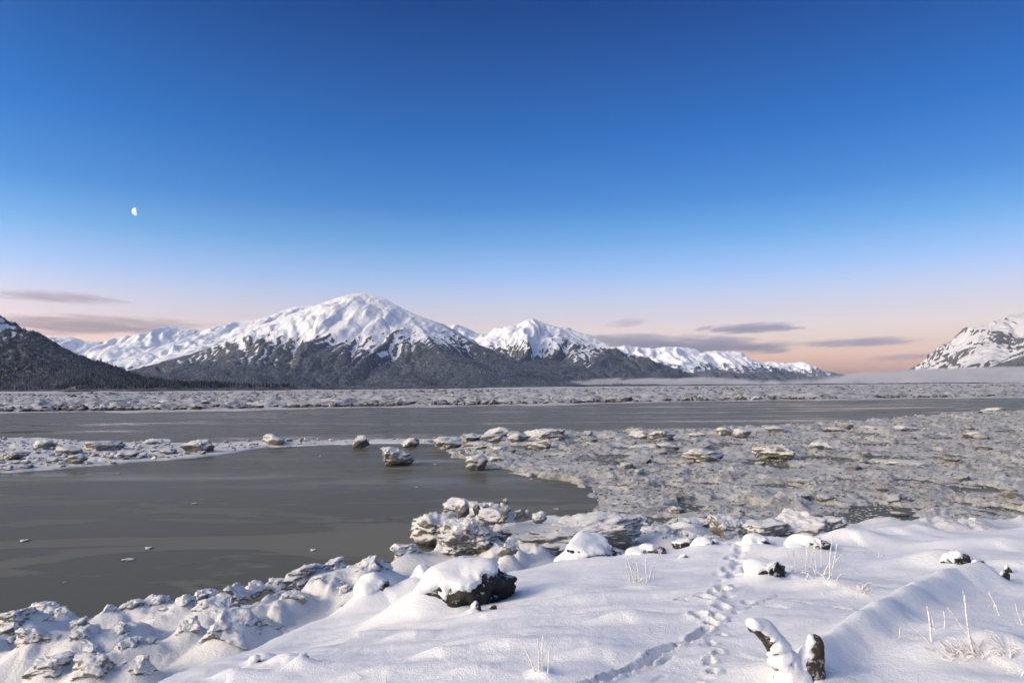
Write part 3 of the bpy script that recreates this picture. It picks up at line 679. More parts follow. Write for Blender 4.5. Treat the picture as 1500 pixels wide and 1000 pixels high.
# ------------------------------------------------------------------ shore ice under the bank
OU = [-1.3, -.75, -.51, -.35, -.25, -.15, -.1, 0, .1, .2, .35, .75, 1.3]
OY = [13, 14.0, 15.3, 16.6, 18.2, 20.0, 21.0, 22.2, 23.6, 24.0, 24.5, 25, 25]
def shore_z(x, y):
    u = x / y
    yo = np.interp(u, OU, OY) + 0.9 * fbm2(x / 2.2, y / 2.2, 3, 201)
    ins = sstep(-0.2, 1.1, yo - y)
    right = sstep(0.0, 0.25, u)
    wx = x + 0.35 * n2(x / 0.9, y / 0.9, 231); wy = y + 0.35 * n2(x / 0.9, y / 0.9, 232)
    lump = 0.24 * sstep(0.06, 0.5, billow2(wx / 1.25, wy / 1.25, 2, 203, 0.35)) + 0.08 * sstep(0.05, 0.6, billow2(wx / 0.42, wy / 0.42, 2, 207, 0.5)) + 0.05 * fbm2(x / 0.22, y / 0.22, 3, 219, 0.6)
    big = np.clip(fbm2(x / 3.4, y / 3.4, 2, 209), -0.3, 1)
    gate = sstep(-0.25, 0.25, fbm2(x / 2.2, y / 2.8, 2, 213))
    z = 0.25 + 0.24 * big + lump * (0.15 + 1.0 * gate) * (1 - 0.35 * right)
    for ax, ay, aw, ah in APRON:            # drifted snow banked up round each block
        g = np.exp(-((x - ax) ** 2 + (y - ay) ** 2) / (0.62 * aw) ** 2)
        z = z + g * np.maximum(0, ah - z) * 0.95
    return -0.6 + ins * (0.6 + z)
X, Y, Uu, nr, nc = fan(6.0, 26.0, 0.0047, -1.02, 1.02, 0.0042)
Z = shore_z(X, Y)
obj('shore_ice', mesh_np('shore_ice', np.stack([X, Y, Z], -1).reshape(-1, 3), grid_faces(nr, nc)), M_SHORE, None, 'lumpy snow-covered ice stranded along the water edge', 'ice', None, 'structure')

# ------------------------------------------------------------------ rubble ice field on the right
field_poly = [(861, 757), (852, 728), (848, 712), (800, 702), (740, 694), (690, 688), (668, 672), (640, 662), (628, 650), (640, 643), (700, 638), (760, 634), (860, 632), (1000, 631), (1100, 627), (1200, 621), (1300, 614), (1400, 607), (1500, 601), (1700, 592), (2200, 585), (2600, 700), (2200, 800), (1500, 800), (1200, 790), (870, 780)]
FP = [at_z(px, py, 0.0) for px, py in field_poly]
strip_poly = [(-420, 655), (-200, 645), (0, 642), (60, 641), (130, 646), (200, 648), (300, 650), (380, 646), (460, 645), (540, 644), (600, 642), (640, 643), (640, 650), (560, 650), (480, 652), (400, 656), (340, 664), (250, 674), (160, 682), (80, 688), (0, 694), (-200, 715), (-420, 740)]
SP = [at_z(px, py, 0.0) for px, py in strip_poly]
def sdist(x, y, poly):
    inside = np.zeros(x.shape, bool); best = np.full(x.shape, 1e18)
    for a, b_ in zip(poly, poly[1:] + poly[:1]):
        dx, dy = b_.x - a.x, b_.y - a.y
        t = np.clip(((x - a.x) * dx + (y - a.y) * dy) / (dx * dx + dy * dy + 1e-12), 0, 1)
        best = np.minimum(best, (x - a.x - t * dx) ** 2 + (y - a.y - t * dy) ** 2)
        cr = ((a.y > y) != (b_.y > y)) & (x < (b_.x - a.x) * (y - a.y) / (b_.y - a.y + 1e-12) + a.x)
        inside ^= cr
    d = np.sqrt(best); return np.where(inside, d, -d)
def field_z(x, y):
    w = x + 1.2 * n2(x / 5, y / 5, 301); v = y + 1.2 * n2(x / 5, y / 5, 302)
    sd_ = sdist(x, y, FP) + 0.022 * y * fbm2(x / 1.6, y / 2.4, 4, 303, 0.6)
    ins = sstep(-0.05, 0.010 * y + 0.2, sd_)
    k = np.interp(y, [20, 60, 120], [0.75, 1.0, 1.4])
    cover = fbm2(w / 4.5, v / 6, 3, 305) + 0.10
    w2 = x + 0.35 * n2(x / 0.8, y / 0.8, 321) + 0.12 * n2(x / 0.25, y / 0.25, 323); v2 = y + 0.35 * n2(x / 0.8, y / 0.8, 322) + 0.12 * n2(x / 0.25, y / 0.25, 324)
    p1, c1 = plates(w2 / 2.4, v2 / 2.0, 331); p2, c2 = plates(w2 / 0.95, v2 / 0.85, 341)
    rough = sstep(-0.45, 0.35, fbm2(x / 6, y / 5, 3, 351))
    cv = sstep(-0.16, 0.08, cover + 0.45 * (p1 - 0.5))
    ridge = np.clip(ridged2(w / 7, v / 6, 2, 361, 0.5) - 0.75, 0, 1)
    z = -0.02 + cv * k * (0.05 + 0.13 * p1 * sstep(0, 0.10, c1) + rough * 0.14 * p2 * sstep(0, 0.14, c2) + rough * 0.10 * np.clip(billow2(w2 / 0.5, v2 / 0.5, 3, 307, 0.6) - 0.2, 0, 2))
    z = z + k * 0.26 * np.clip(fbm2(w / 7, v / 7, 3, 311), 0, 1) ** 1.2 + cv * k * 0.18 * ridge * (0.4 + p2)
    z = z + cv * (0.25 + 0.75 * rough) * 0.075 * fbm2(x / 0.42, y / 0.42, 3, 313, 0.7)
    return -0.4 + ins * (0.4 + z)
X, Y, Uu, nr, nc = fan(21.0, 140.0, 0.0062, -0.17, 1.02, 0.0028)
obj('ice_field', mesh_np('ice_field', np.stack([X, Y, field_z(X, Y)], -1).reshape(-1, 3), grid_faces(nr, nc)), M_FIELD, None, 'wide field of churned grey slush ice on the right', 'ice', None, 'structure')
def strip_z(x, y):
    sd_ = sdist(x, y, SP) + 0.012 * y * fbm2(x / 4, y / 6, 3, 403)
    ins = sstep(-0.1, 0.5, sd_)
    core = sstep(0.8, 3.5, sd_)
    p1, c1 = plates(x / 2.6 + 0.4 * n2(x / 1.5, y / 1.5, 405), y / 2.2, 411)
    z = 0.08 + core * (0.22 * p1 * sstep(0, 0.12, c1) * sstep(-0.2, 0.3, fbm2(x / 7, y / 6, 2, 413)) + 0.25 * np.clip(fbm2(x / 8, y / 8, 2, 409), 0, 1) + 0.07 * fbm2(x / 0.6, y / 0.6, 3, 407, 0.6))
    return -0.4 + ins * (0.4 + z)
X, Y, Uu, nr, nc = fan(28.0, 92.0, 0.008, -1.02, -0.08, 0.0033)
obj('ice_strip', mesh_np('ice_strip', np.stack([X, Y, strip_z(X, Y)], -1).reshape(-1, 3), grid_faces(nr, nc)), M_FLOE, None, 'low strip of broken ice between the two channels on the left', 'ice', None, 'structure')

# ------------------------------------------------------------------ ice blocks in the channel and on the field
# blocks standing in the channel and along its edges, left to right
ST = dict(undercut=0.35, layers=0.03)
ice_block(578, 683, 52, 27, 'round undercut ice block standing alone in the grey channel', 501, sub=5, **ST)
ice_block(395, 654, 38, 17, 'flat dark-sided ice block at the tip of the left ice strip', 502, **ST)
ice_block(284, 665, 48, 21, 'big snow-topped ice block with dark right side on the left strip', 503, **ST)
ice_block(527, 657, 25, 19, 'small upright ice block alone left of the channel block', 504)
ice_block(600, 655, 28, 13, 'tilted pale ice block just behind the lone channel block', 505, tilt=.2)
ice_block(655, 658, 46, 17, 'long dark mud-stained ice slab with ragged top beside the field', 506, boxy=4, cuts=3, **ST)
ice_block(651, 658, 22, 11, 'small pale block in front of the dark ice slab', 507)
ice_block(698, 690, 36, 24, 'stacked two-tier ice block at the left corner of the ice field', 508, undercut=.15, layers=.14)
ice_block(735, 681, 44, 12, 'low dark-fronted ice slab right of the two-tier block', 509, boxy=4)
ice_block(692, 646, 26, 11, 'flat ice table behind the dark ice slab', 510, boxy=4, **ST)
ice_block(728, 643, 40, 17, 'heaped pale ice block at the far edge of the field', 511, crumb=.09)
ice_block(720, 650, 34, 14, 'rounded ice block in front of the heaped pale block', 512)
ice_block(760, 651, 36, 17, 'grey ice block with cracked front near the far field edge', 513, **ST)
ice_block(800, 646, 62, 17, 'long crumbly ice block pile on the far field edge', 514, crumb=.1, cuts=3)
ice_block(700, 660, 50, 12, 'wide low ice slab behind the two-tier block', 515, boxy=4)
ice_block(735, 667, 46, 13, 'crumbly beige block behind the low dark-fronted slab', 516, crumb=.1)
ice_block(790, 658, 40, 14, 'squat ice block below the long crumbly pile', 517)
ice_block(862, 639, 14, 8, 'tiny beige ice block at the field edge under the pink reflection', 518)
ice_block(936, 646, 28, 15, 'dark brown ice block near the far water edge', 519, **ST)
ice_block(972, 650, 42, 20, 'large pale crumbly block right of the dark brown one', 520, crumb=.1)
ice_block(945, 662, 50, 10, 'flat ice slab with smooth white top in mid field', 521, boxy=5, cuts=2, rough=.08)
ice_block(980, 661, 34, 12, 'beige rounded block touching the white-topped slab', 522)
ice_block(1040, 681, 68, 22, 'shell-shaped beige ice block lying in the mid field', 523, undercut=.4, layers=.08)
ice_block(1062, 640, 22, 14, 'bowl-shaped ice block near the far edge of the field', 524, undercut=.45)
ice_block(1090, 643, 30, 16, 'pale block with dark notch right of the bowl-shaped block', 525, **ST)
ice_block(1025, 642, 30, 9, 'low grey hump at the far field edge left of the bowl block', 526)
ice_block(1136, 636, 30, 13, 'pair-like dark lump at the far field edge', 527, **ST)
ice_block(1142, 675, 62, 22, 'large white-crusted ice block with dark underside in the right field', 528, sub=5, undercut=.4, layers=.07)
ice_block(1208, 662, 34, 14, 'rounded block with pale front in the right field', 529)
ice_block(1228, 637, 40, 11, 'low brown ice lump beyond the rounded block', 530, **ST)
ice_block(1290, 633, 46, 8, 'flat slab with smooth white top at the far right field', 531, boxy=5, cuts=2, rough=.08, **ST)
ice_block(1338, 634, 42, 10, 'flat slab with dark front right of the white-topped slab', 532, boxy=5, **ST)
ice_block(1435, 645, 40, 13, 'layered brown ice block in the right field', 533, layers=.15, undercut=.35)
ice_block(1472, 604, 50, 7, 'long flat ice block at the right end of the far field edge', 534, boxy=4, **ST)
ice_block(1330, 688, 70, 12, 'smooth pale tilted plate in the right field', 535, boxy=5, cuts=2, rough=.06)
ice_block(1170, 738, 46, 16, 'white crusty hump in the near slush', 536, crumb=.1)
ice_block(1060, 770, 40, 14, 'angular pale chunk in front of the shore ice', 537)
# left strip
for k, (px, py, w, h, lab) in enumerate([(55, 662, 34, 17, 'ice block with a dark hollow on the left strip'), (92, 668, 40, 13, 'long low ice block right of the hollow one'), (140, 663, 54, 16, 'dark-fronted long ice block in the middle of the left strip'),
        (105, 682, 36, 16, 'beige-stained ice block at the near edge of the left strip'), (12, 676, 44, 15, 'ice block cut by the left picture edge on the strip'), (180, 674, 36, 13, 'ice block with a black cleft at the near edge of the strip'),
        (218, 656, 48, 12, 'low crumbly ice heap behind the big snow-topped block'), (75, 681, 28, 11, 'pale small block left of the beige-stained one'), (30, 689, 16, 8, 'small round lump near the strip shore'), (240, 667, 34, 9, 'low lump left of the big snow-topped block'), (135, 655, 30, 9, 'low crusted lump at the back of the left strip')]):
    ice_block(px, py, w, h, lab, 550 + k, crumb=.08, undercut=.2)
# thin fragments frozen into the skim ice
frag = block_mesh(600, 3, 3, 6, .35, .2)
for px, py, w, lab in [(175, 693, 10, 'little white ice scrap near the left strip'), (218, 803, 20, 'white ice scrap in the middle of the near water'), (188, 820, 26, 'dark thin ice scrap below the white one'), (458, 806, 16, 'pale ice scrap near the shore heaps'), (285, 738, 14, 'small dark ice scrap in open water'),
                   (470, 668, 10, 'white ice scrap left of the channel block'), (637, 680, 10, 'white ice cap right of the channel block'), (36, 792, 24, 'thin ice ridge at the left edge of the water'), (815, 746, 12, 'white ice scrap by the shore ice wall'), (95, 853, 8, 'tiny ice scrap close to the left shore'), (610, 714, 8, 'tiny white ice scrap under the channel block')]:
    c = at_z(px, py, 0); s = c.y / 1000
    put(frag, M_FLOE, 'ice_fragment', c.x, c.y, -0.015, w * s * 0.7, w * s * 0.5, min(0.05, w * s * 0.2) + 0.015, rnd.uniform(0, 6), lab, 'ice', None, 0.03)

# many more blocks: the larger ones singly, the rest as one mass
FARV = [block_mesh(900 + k, 3, 3.0, 4, .2, .08, undercut=(.3 if k % 2 else 0), layers=.05) for k in range(10)]
for me in FARV: me.materials.append(M_FAR)
FLDV = [block_mesh(930 + k, 3, 3.0, 4, .22, .09, undercut=(.3 if k % 3 == 0 else 0)) for k in range(10)]
for me in FLDV: me.materials.append(M_FIELD)
ORD = 'first second third fourth fifth sixth seventh eighth ninth tenth eleventh twelfth thirteenth fourteenth fifteenth sixteenth seventeenth eighteenth nineteenth twentieth'.split()
def place_labels(obs, sector, text):
    """each block is told by its place: the landmark it lies under and its order from the left"""
    rows = {}
    for o in obs:
        v = o.location - Vector((0, 0, H)); f = v.dot(F); px, py = 750 + 1000 * v.dot(RIGHT) / f, 500 - 1000 * v.dot(UP) / f
        rows.setdefault(sector(px, py), []).append((px, o))
    for name, lst in rows.items():
        lst.sort(key=lambda t: t[0])
        for k, (px, o) in enumerate(lst): o['label'] = text % (ORD[min(k, 19)], name)
def far_sector(px, py):
    for lim, n_ in ((80, 'the left picture edge'), (180, 'the dark left slope'), (310, 'the left snow chain'), (430, 'the broad mountain left flank'), (540, 'the broad mountain summit'), (640, 'the broad mountain right flank'), (750, 'the valley gap'), (870, 'the pointed peak'),
                    (970, 'the long snow range'), (1080, 'the long range right half'), (1200, 'the farthest low peaks'), (1330, 'the fog bank'), (1420, 'the right mountain foot')):
        if px < lim: return n_
    return 'the right mountain summit'
def field_sector(px, py):
    d = 'near' if py > 700 else 'middle' if py > 650 else 'far'
    c = 'left end' if px < 900 else 'left half' if px < 1060 else 'centre' if px < 1220 else 'right half' if px < 1370 else 'right end'
    return '%s slush field, %s' % (d, c)
def edge_at(u): return float(np.interp(u, [-1.3, -.75, -.45, -.2, 0, .2, .45, .75, 1.3], [128, 146, 150, 165, 172, 190, 205, 215, 225]))
FAR_OB, FLD_OB = [], []
for k in range(130):
    u = -0.74 + 1.48 * (k + rnd.random()) / 130; y = edge_at(u) + 15 + abs(rnd.gauss(0, 14)); w = rnd.uniform(1.4, 4.2)
    FAR_OB.append(put(FARV[k % 10], None, 'ice_block', u * y, y, -0.1, w, w * rnd.uniform(.6, 1), w * rnd.uniform(.25, .5), rnd.uniform(0, 6.3), 'grey-white ice block in the front row of the far ice band', 'ice block', 'ice blocks of the far ice band', .1))
cnt = 0
while cnt < 80:
    px, py = rnd.uniform(700, 1495), rnd.uniform(612, 765)
    c = at_z(px, py, 0)
    if float(sdist(np.array([c.x]), np.array([c.y]), FP)[0]) < 0.8: continue
    w = rnd.uniform(0.4, 1.3) * (0.5 + c.y / 70)
    FLD_OB.append(put(FLDV[cnt % 10], None, 'ice_block', c.x, c.y, float(field_z(np.array([c.x]), np.array([c.y]))[0]) - 0.08, w * .75, w * rnd.uniform(.5, .8), w * rnd.uniform(.18, .32), rnd.uniform(0, 6.3), 'beige ice chunk lying in the churned slush field', 'ice block', 'loose chunks in the slush field', .2))
    cnt += 1
place_labels(FAR_OB, far_sector, '%s ice block from the left in the far row below %s')
place_labels(FLD_OB, field_sector, '%s loose ice chunk from the left in the %s')
def rubble(name, pts, sub, mat, label, seed):
    """pts: x, y, z, w, h -> one mesh of many small chunks"""
    r = np.random.default_rng(seed)
    tm = []
    for k in range(8):
        V, Fc = ico(sub); V = V * (0.5 * (1 + 0.5 * fbm3(V * 1.7 + k * 9.1, 2, seed + k)))[:, None]
        for _ in range(3):
            n = r.standard_normal(3); n /= np.linalg.norm(n); d = V @ n; V = V - np.maximum(d - 0.28, 0)[:, None] * n
        tm.append(V)
    pts = np.asarray(pts); n = len(pts); T = np.array(tm)[r.integers(0, 8, n)]
    a = r.random(n) * 6.28; ca, sa = np.cos(a)[:, None], np.sin(a)[:, None]
    asp = 0.6 + 0.5 * r.random(n)
    x, y = T[:, :, 0] * pts[:, 3:4], T[:, :, 1] * (pts[:, 3] * asp)[:, None]
    V = np.stack([pts[:, 0:1] + x * ca - y * sa, pts[:, 1:2] + x * sa + y * ca, pts[:, 2:3] + (T[:, :, 2] + 0.3) * pts[:, 4:5]], -1)
    nv = T.shape[1]
    Fa = (np.arange(n)[:, None, None] * nv + Fc[None]).reshape(-1, 3)
    return obj(name, mesh_np(name, V.reshape(-1, 3), Fa, False), mat, None, label, 'ice', None, 'stuff')
n = 10000
u = rng.uniform(-0.95, 0.95, n); t = rng.random(n) ** 1.6
yy = (np.interp(u, [-1.3, -.75, -.45, -.2, 0, .2, .45, .75, 1.3], [128, 146, 150, 165, 172, 190, 205, 215, 225]) + 12) * np.exp(t * 1.5)
ww = rng.uniform(0.6, 2.8, n) * (1 + t) 
rubble('ice_rubble', np.stack([u * yy, yy, np.full(n, 0.1), ww, ww * rng.uniform(.3, .7, n)], 1), 1, M_FAR, 'countless small ice lumps of the far band', 71)
n = 24000
u = rng.uniform(-0.12, 0.95, n); yy = 23 * np.exp(rng.random(n) * 1.75); xx = u * yy
dens = fbm2(xx / 5.5, yy / 9, 3, 305) + 0.18 + 0.3 * rng.standard_normal(n)
ok = (sdist(xx, yy, FP) > 0.4) & (dens > 0.05); xx, yy = xx[ok], yy[ok]; n = len(xx)
ww = rng.uniform(0.05, 0.20, n) * (0.5 + yy / 45)
rubble('ice_rubble', np.stack([xx, yy, field_z(xx, yy), ww, ww * rng.uniform(.25, .55, n)], 1), 1, M_FIELD, 'countless small slush lumps of the right ice field', 72)
n = 1300
px = rng.uniform(-100, 640, n); py = rng.uniform(642, 694, n)
P = np.array([at_z(a, b_, 0)[:] for a, b_ in zip(px, py)]); ok = sdist(P[:, 0], P[:, 1], SP) > 0.7; P = P[ok]; n = len(P)
ww = rng.uniform(0.12, 0.55, n)
rubble('ice_rubble', np.stack([P[:, 0], P[:, 1], strip_z(P[:, 0], P[:, 1]), ww, ww * rng.uniform(.3, .6, n)], 1), 2, M_FLOE, 'countless small lumps of the left ice strip', 73)
n = 4000
u = rng.uniform(-0.95, 0.9, n); yy = rng.uniform(8, 24, n); xx = u * yy; yo = np.interp(u, OU, OY)
cl = fbm2(xx / 2.2, yy / 2.8, 2, 213) + 0.25 * rng.standard_normal(n)
ok = (yy < yo - 0.3) & (cl > 0.15) & ((u > -0.1) | (rng.random(n) < 0.35)); xx, yy = xx[ok], yy[ok]; n = len(xx); ww = rng.uniform(0.06, 0.26, n)
rubble('ice_rubble', np.stack([xx, yy, shore_z(xx, yy) - 0.02, ww, ww * rng.uniform(.4, .8, n)], 1), 2, M_SHORE, 'small frosted ice lumps strewn over the shore ice', 74)

# ------------------------------------------------------------------ boulders with snow caps
def boulder(px, py, wpx, hpx, label, seed, depth=0.8, cap=0.10, thick=0.07, sub=5, rz=0.0, sink=1.1, lean=(-0.55, 0.02, 0.83), rough=0.26, edge=0.35, mat=None):
    c = base_pt(px, py); s = c.y / 1000; w, h = wpx * s, hpx * s; d = w * depth
    root = empty('boulder', (c.x, c.y + d * 0.42, c.z - sink * h * 0.95), label, 'boulder')
    root.rotation_euler = (0, 0, rz)
    r = np.random.default_rng(seed); V, Fc = ico(sub)
    q = (np.abs(V) ** 2.3).sum(1) ** (-1 / 2.3); V = V * q[:, None] * 0.5
    for _ in range(6):
        n = r.standard_normal(3); n[2] = abs(n[2]) * 0.6; n /= np.linalg.norm(n); dd = V @ n
        V = V - np.maximum(dd - (0.33 + 0.12 * r.random()), 0)[:, None] * n * 0.95
    N = V / np.linalg.norm(V, axis=1)[:, None]; off = r.random(3) * 40
    soft = V + N * (rough * 0.6 * fbm3(V * 1.8 + off, 2, seed))[:, None]
    hard = soft + N * (0.075 * fbm3(V * 5 + off, 4, seed + 4, 0.65) - 0.05 * np.abs(fbm3(V * 3 + off + 7, 2, seed + 6)))[:, None]
    S = np.array([w, d, h * (1 + sink)])
    lo, hi = hard.min(0), hard.max(0); cen = (lo + hi) / 2
    def fit(A): B = (A - cen) / (hi - lo); B = B * S; B[:, 2] += S[2] * 0.5; return B
    me = mesh_np('rock', fit(hard), Fc, True); obj('rock', me, mat or M_ROCK, root)
    so = fit(soft); ms = mesh_np('snow_cap', so, Fc, True)
    nn = np.empty(len(so) * 3, np.float32); ms.vertices.foreach_get('normal', nn); nn = nn.reshape(-1, 3)
    L = np.array(lean); L = L / np.linalg.norm(L)
    f = 0.8 * (N @ L) + 0.2 * (nn @ L) + 0.24 * fbm3(so / max(w, .3) * 4.5 + off, 3, seed + 11, 0.6) + 0.19 * fbm3(so / max(w, .3) * 18 + off, 2, seed + 15)
    mk = sstep(edge - 0.10, edge + 0.16, f)
    so2 = so + (nn * 0.6 + np.array([0, 0, 0.5])) * (mk * 0.6 * thick * (0.6 + 0.6 * np.clip(f, 0, 1)))[:, None] - nn * ((1 - mk) * 0.10 * min(w, 1))[:, None]
    ms.vertices.foreach_set('co', so2.astype(np.float32).ravel()); ms.update()
    obj('snow_cap', ms, M_SNOW, root)
    return root
for a_, k_ in BOULDERS: boulder(*a_, **k_)

# ------------------------------------------------------------------ driftwood
def tube(path, radii, seg=28, rows=60, wob=0.0, seed=0, cap=True):
    P = np.array([p[:] if hasattr(p, '__len__') else p for p in path], float)
    t = np.linspace(0, len(P) - 1, rows); k = np.clip(t.astype(int), 0, len(P) - 2); f = t - k
    def cr(A):
        A = np.asarray(A, float); A = A[:, None] if A.ndim == 1 else A
        p0, p1, p2, p3 = A[np.maximum(k - 1, 0)], A[k], A[k + 1], A[np.minimum(k + 2, len(A) - 1)]; ff = f[:, None]
        return 0.5 * (2 * p1 + (p2 - p0) * ff + (2 * p0 - 5 * p1 + 4 * p2 - p3) * ff ** 2 + (3 * p1 - p0 - 3 * p2 + p3) * ff ** 3)
    C = cr(P); R = cr(radii)[:, 0]
    T = np.gradient(C, axis=0); T /= np.linalg.norm(T, axis=1)[:, None]
    ref = np.array([0.3, 0.9, 0.1]); A = np.cross(T, ref); A /= np.linalg.norm(A, axis=1)[:, None]; B = np.cross(T, A)
    an = np.linspace(0, 2 * math.pi, seg, endpoint=False)
    D = A[:, None] * np.cos(an)[None, :, None] + B[:, None] * np.sin(an)[None, :, None]
    V = (C[:, None] + D * R[:, None, None]).reshape(-1, 3)
    if wob: V = V + (D.reshape(-1, 3)) * (wob * np.repeat(R, seg) * fbm3(V * 9, 3, seed))[:, None]
    i = np.arange((rows - 1) * seg); r_, c_ = i // seg, i % seg; n_ = (c_ + 1) % seg
    Fc = np.stack([r_ * seg + c_, r_ * seg + n_, (r_ + 1) * seg + n_, (r_ + 1) * seg + c_], 1)
    if cap:
        V = np.vstack([V, C[0] - T[0] * R[0] * 0.3, C[-1] + T[-1] * R[-1] * 0.5]); e0, e1 = len(V) - 2, len(V) - 1
        a = np.arange(seg); b_ = (a + 1) % seg
        Fc = np.vstack([Fc, np.stack([b_, a, np.full(seg, e0), np.full(seg, e0)], 1), np.stack([(rows - 1) * seg + a, (rows - 1) * seg + b_, np.full(seg, e1), np.full(seg, e1)], 1)])
    return V, Fc
def quads_to_tris(Fc):
    a = Fc[:, [0, 1, 2]]; b_ = Fc[:, [0, 2, 3]]; b_ = b_[b_[:, 1] != b_[:, 2]]
    return np.vstack([a, b_])
def snowy_limb(root, name, path, radii, thick, edge, seed, lean=(-0.85, -0.1, 0.55)):
    V, Fc = tube(path, radii, 36, 80, 0.22, seed); Fc = quads_to_tris(Fc)
    o = root.location
    V = V - np.array(o[:])
    part = obj(name, mesh_np(name, V, Fc, True), M_BARK, root)
    ms = mesh_np('snow_cover', V, Fc, True)
    nn = np.empty(len(V) * 3, np.float32); ms.vertices.foreach_get('normal', nn); nn = nn.reshape(-1, 3)
    L = np.array(lean); L /= np.linalg.norm(L)
    f = nn @ L + 0.25 * fbm3(V * 14, 3, seed + 3) 
    mk = sstep(edge - 0.08, edge + 0.30, f)
    V2 = V + nn * (mk * thick * (0.9 + 0.35 * fbm3(V * 9, 2, seed + 5)))[:, None] - nn * ((1 - mk) * 0.012)[:, None]
    ms.vertices.foreach_set('co', V2.astype(np.float32).ravel()); ms.update()
    obj('snow_cover', ms, M_SNOW, part)
    return part
sb = snow_pt(1165, 992)
def stump_at(px, py, dy=0.0): return at_y(px, py, sb.y + dy)
dw = empty('driftwood', (sb.x, sb.y, snow_h(sb.x, sb.y) - 0.1), 'forked driftwood stump plastered with snow at the bottom right', 'driftwood')
snowy_limb(dw, 'branch', [stump_at(1168, 1045, .05), stump_at(1160, 1000, .02), stump_at(1143, 962, 0), stump_at(1127, 934, -.02), stump_at(1113, 920, -.05), stump_at(1101, 917, -.07)], [.15, .11, .070, .050, .044, .034], .024, -.02, 5, (-0.30, -0.25, .90))
snowy_limb(dw, 'branch', [stump_at(1180, 1050, .0), stump_at(1186, 1000, 0), stump_at(1191, 965, 0), stump_at(1194, 940, 0), stump_at(1194, 931, 0)], [.13, .085, .066, .046, .026], .016, .42, 6, (-.85, .15, .45))
snowy_limb(dw, 'root_crown', [stump_at(1130, 1040, .05), stump_at(1180, 1018, .05), stump_at(1235, 1012, .05)], [.12, .13, .09], .03, -.2, 7, (-.3, -.3, .9))
lg_a, lg_b = LOG[2], LOG[4]
lroot = empty('log', (lg_b.x, lg_b.y, lg_b.z), 'fallen log buried under a snow ridge, only its dark end bare', 'log')
dv = (lg_b - lg_a).normalized()
e1 = lg_b + dv * 0.11
V, Fc = tube([(lg_a.x, lg_a.y, lg_a.z - .02), ((lg_a.x + lg_b.x) / 2, (lg_a.y + lg_b.y) / 2, (lg_a.z + lg_b.z) / 2 + .02), (e1.x, e1.y, e1.z + 0.06)], [.08, .09, .11], 28, 40, .15, 9)
obj('trunk', mesh_np('trunk', V - np.array(lroot.location[:]), quads_to_tris(Fc), True), M_BARK, lroot)

# ------------------------------------------------------------------ frosted grass
def grass(label, stalks, seed, rad=0.007, extra=0):
    """stalks: foot px, foot py, tip px, tip py"""
    r = random.Random(seed)
    c = snow_pt(stalks[0][0], stalks[0][1])
    root = empty('grass_tuft', (c.x, c.y, snow_h(c.x, c.y)), label, 'grass', 'frosted grass')
    for (a, b_, p, q) in stalks:
        f = snow_pt(a, b_); f.z = snow_h(f.x, f.y) - 0.03
        t = at_y(p, q, f.y + r.uniform(-.05, .05)); mid = (f + t) / 2 + Vector((r.uniform(-.012, .012), 0, r.uniform(0, .012)))
        V, Fc = tube([f, mid, t], [rad * 0.8, rad * 1.0, rad * 0.65], 6, 14, 0.35, seed)
        obj('stalk', mesh_np('stalk', V - np.array(root.location[:]), quads_to_tris(Fc), True), M_STALK, root)
    for _ in range(extra):                    # bent frosted blades at the foot
        a, b_, p, q = r.choice(stalks)
        f = snow_pt(a + r.uniform(-10, 10), b_ + r.uniform(-5, 5)); f.z = snow_h(f.x, f.y) - 0.02
        L = r.uniform(.05, .16); an = r.uniform(0, 6.28); t = f + Vector((math.cos(an) * L * .8, math.sin(an) * L * .8, L * r.uniform(.15, .8))); mid = (f + t) / 2 + Vector((0, 0, L * .25))
        V, Fc = tube([f, mid, t], [rad * .55, rad * .6, rad * .35], 5, 8, 0.3, seed)
        obj('blade', mesh_np('blade', V - np.array(root.location[:]), quads_to_tris(Fc), True), M_STALK, root)
    return root
grass('tuft of thin upright frosted stalks in front of the long low boulder', [(924, 855, 916, 822), (930, 853, 918, 812), (932, 853, 926, 816), (936, 853, 932, 820), (926, 848, 917, 838), (948, 853, 946, 812), (950, 848, 960, 822), (934, 852, 922, 826)], 1, extra=10)
grass('four bare stalks on a small hump at the bottom middle', [(786, 984, 760, 935), (789, 984, 787, 934), (795, 982, 795, 930), (802, 986, 804, 952)], 2, .0055)
grass('tallest dense grass tuft right of the tracks', [(1163, 836, 1147, 794), (1166, 836, 1161, 802), (1176, 834, 1172, 808), (1180, 836, 1180, 786), (1184, 836, 1183, 800), (1190, 834, 1190, 812), (1196, 842, 1192, 793), (1203, 830, 1201, 780), (1215, 848, 1220, 782), (1219, 832, 1226, 796), (1196, 844, 1188, 826), (1203, 846, 1216, 822), (1180, 850, 1186, 838), (1206, 852, 1216, 842), (1220, 826, 1232, 812), (1222, 812, 1236, 818), (1168, 838, 1154, 832), (1212, 850, 1198, 838), (1186, 852, 1178, 862)], 3, .0062, 36)
grass('small bristly tuft on the slope below the tallest grass', [(1248, 867, 1238, 856), (1254, 866, 1250, 858), (1258, 865, 1256, 856), (1262, 866, 1264, 857), (1266, 866, 1272, 861), (1251, 868, 1245, 862), (1260, 868, 1262, 862), (1208, 872, 1202, 866), (1268, 868, 1274, 864)], 4, .006, 14)
grass('leaning stalks over a matted clump at the lower right', [(1388, 966, 1335, 916), (1364, 944, 1358, 887), (1369, 920, 1365, 902), (1382, 920, 1382, 894), (1442, 956, 1388, 889), (1428, 964, 1413, 871), (1411, 880, 1410, 864), (1424, 954, 1419, 930), (1396, 958, 1380, 942), (1404, 962, 1392, 940), (1412, 962, 1400, 944), (1410, 958, 1386, 936), (1420, 960, 1406, 938), (1416, 956, 1396, 948), (1392, 952, 1352, 948), (1400, 956, 1376, 938)], 5, .0055, 36)
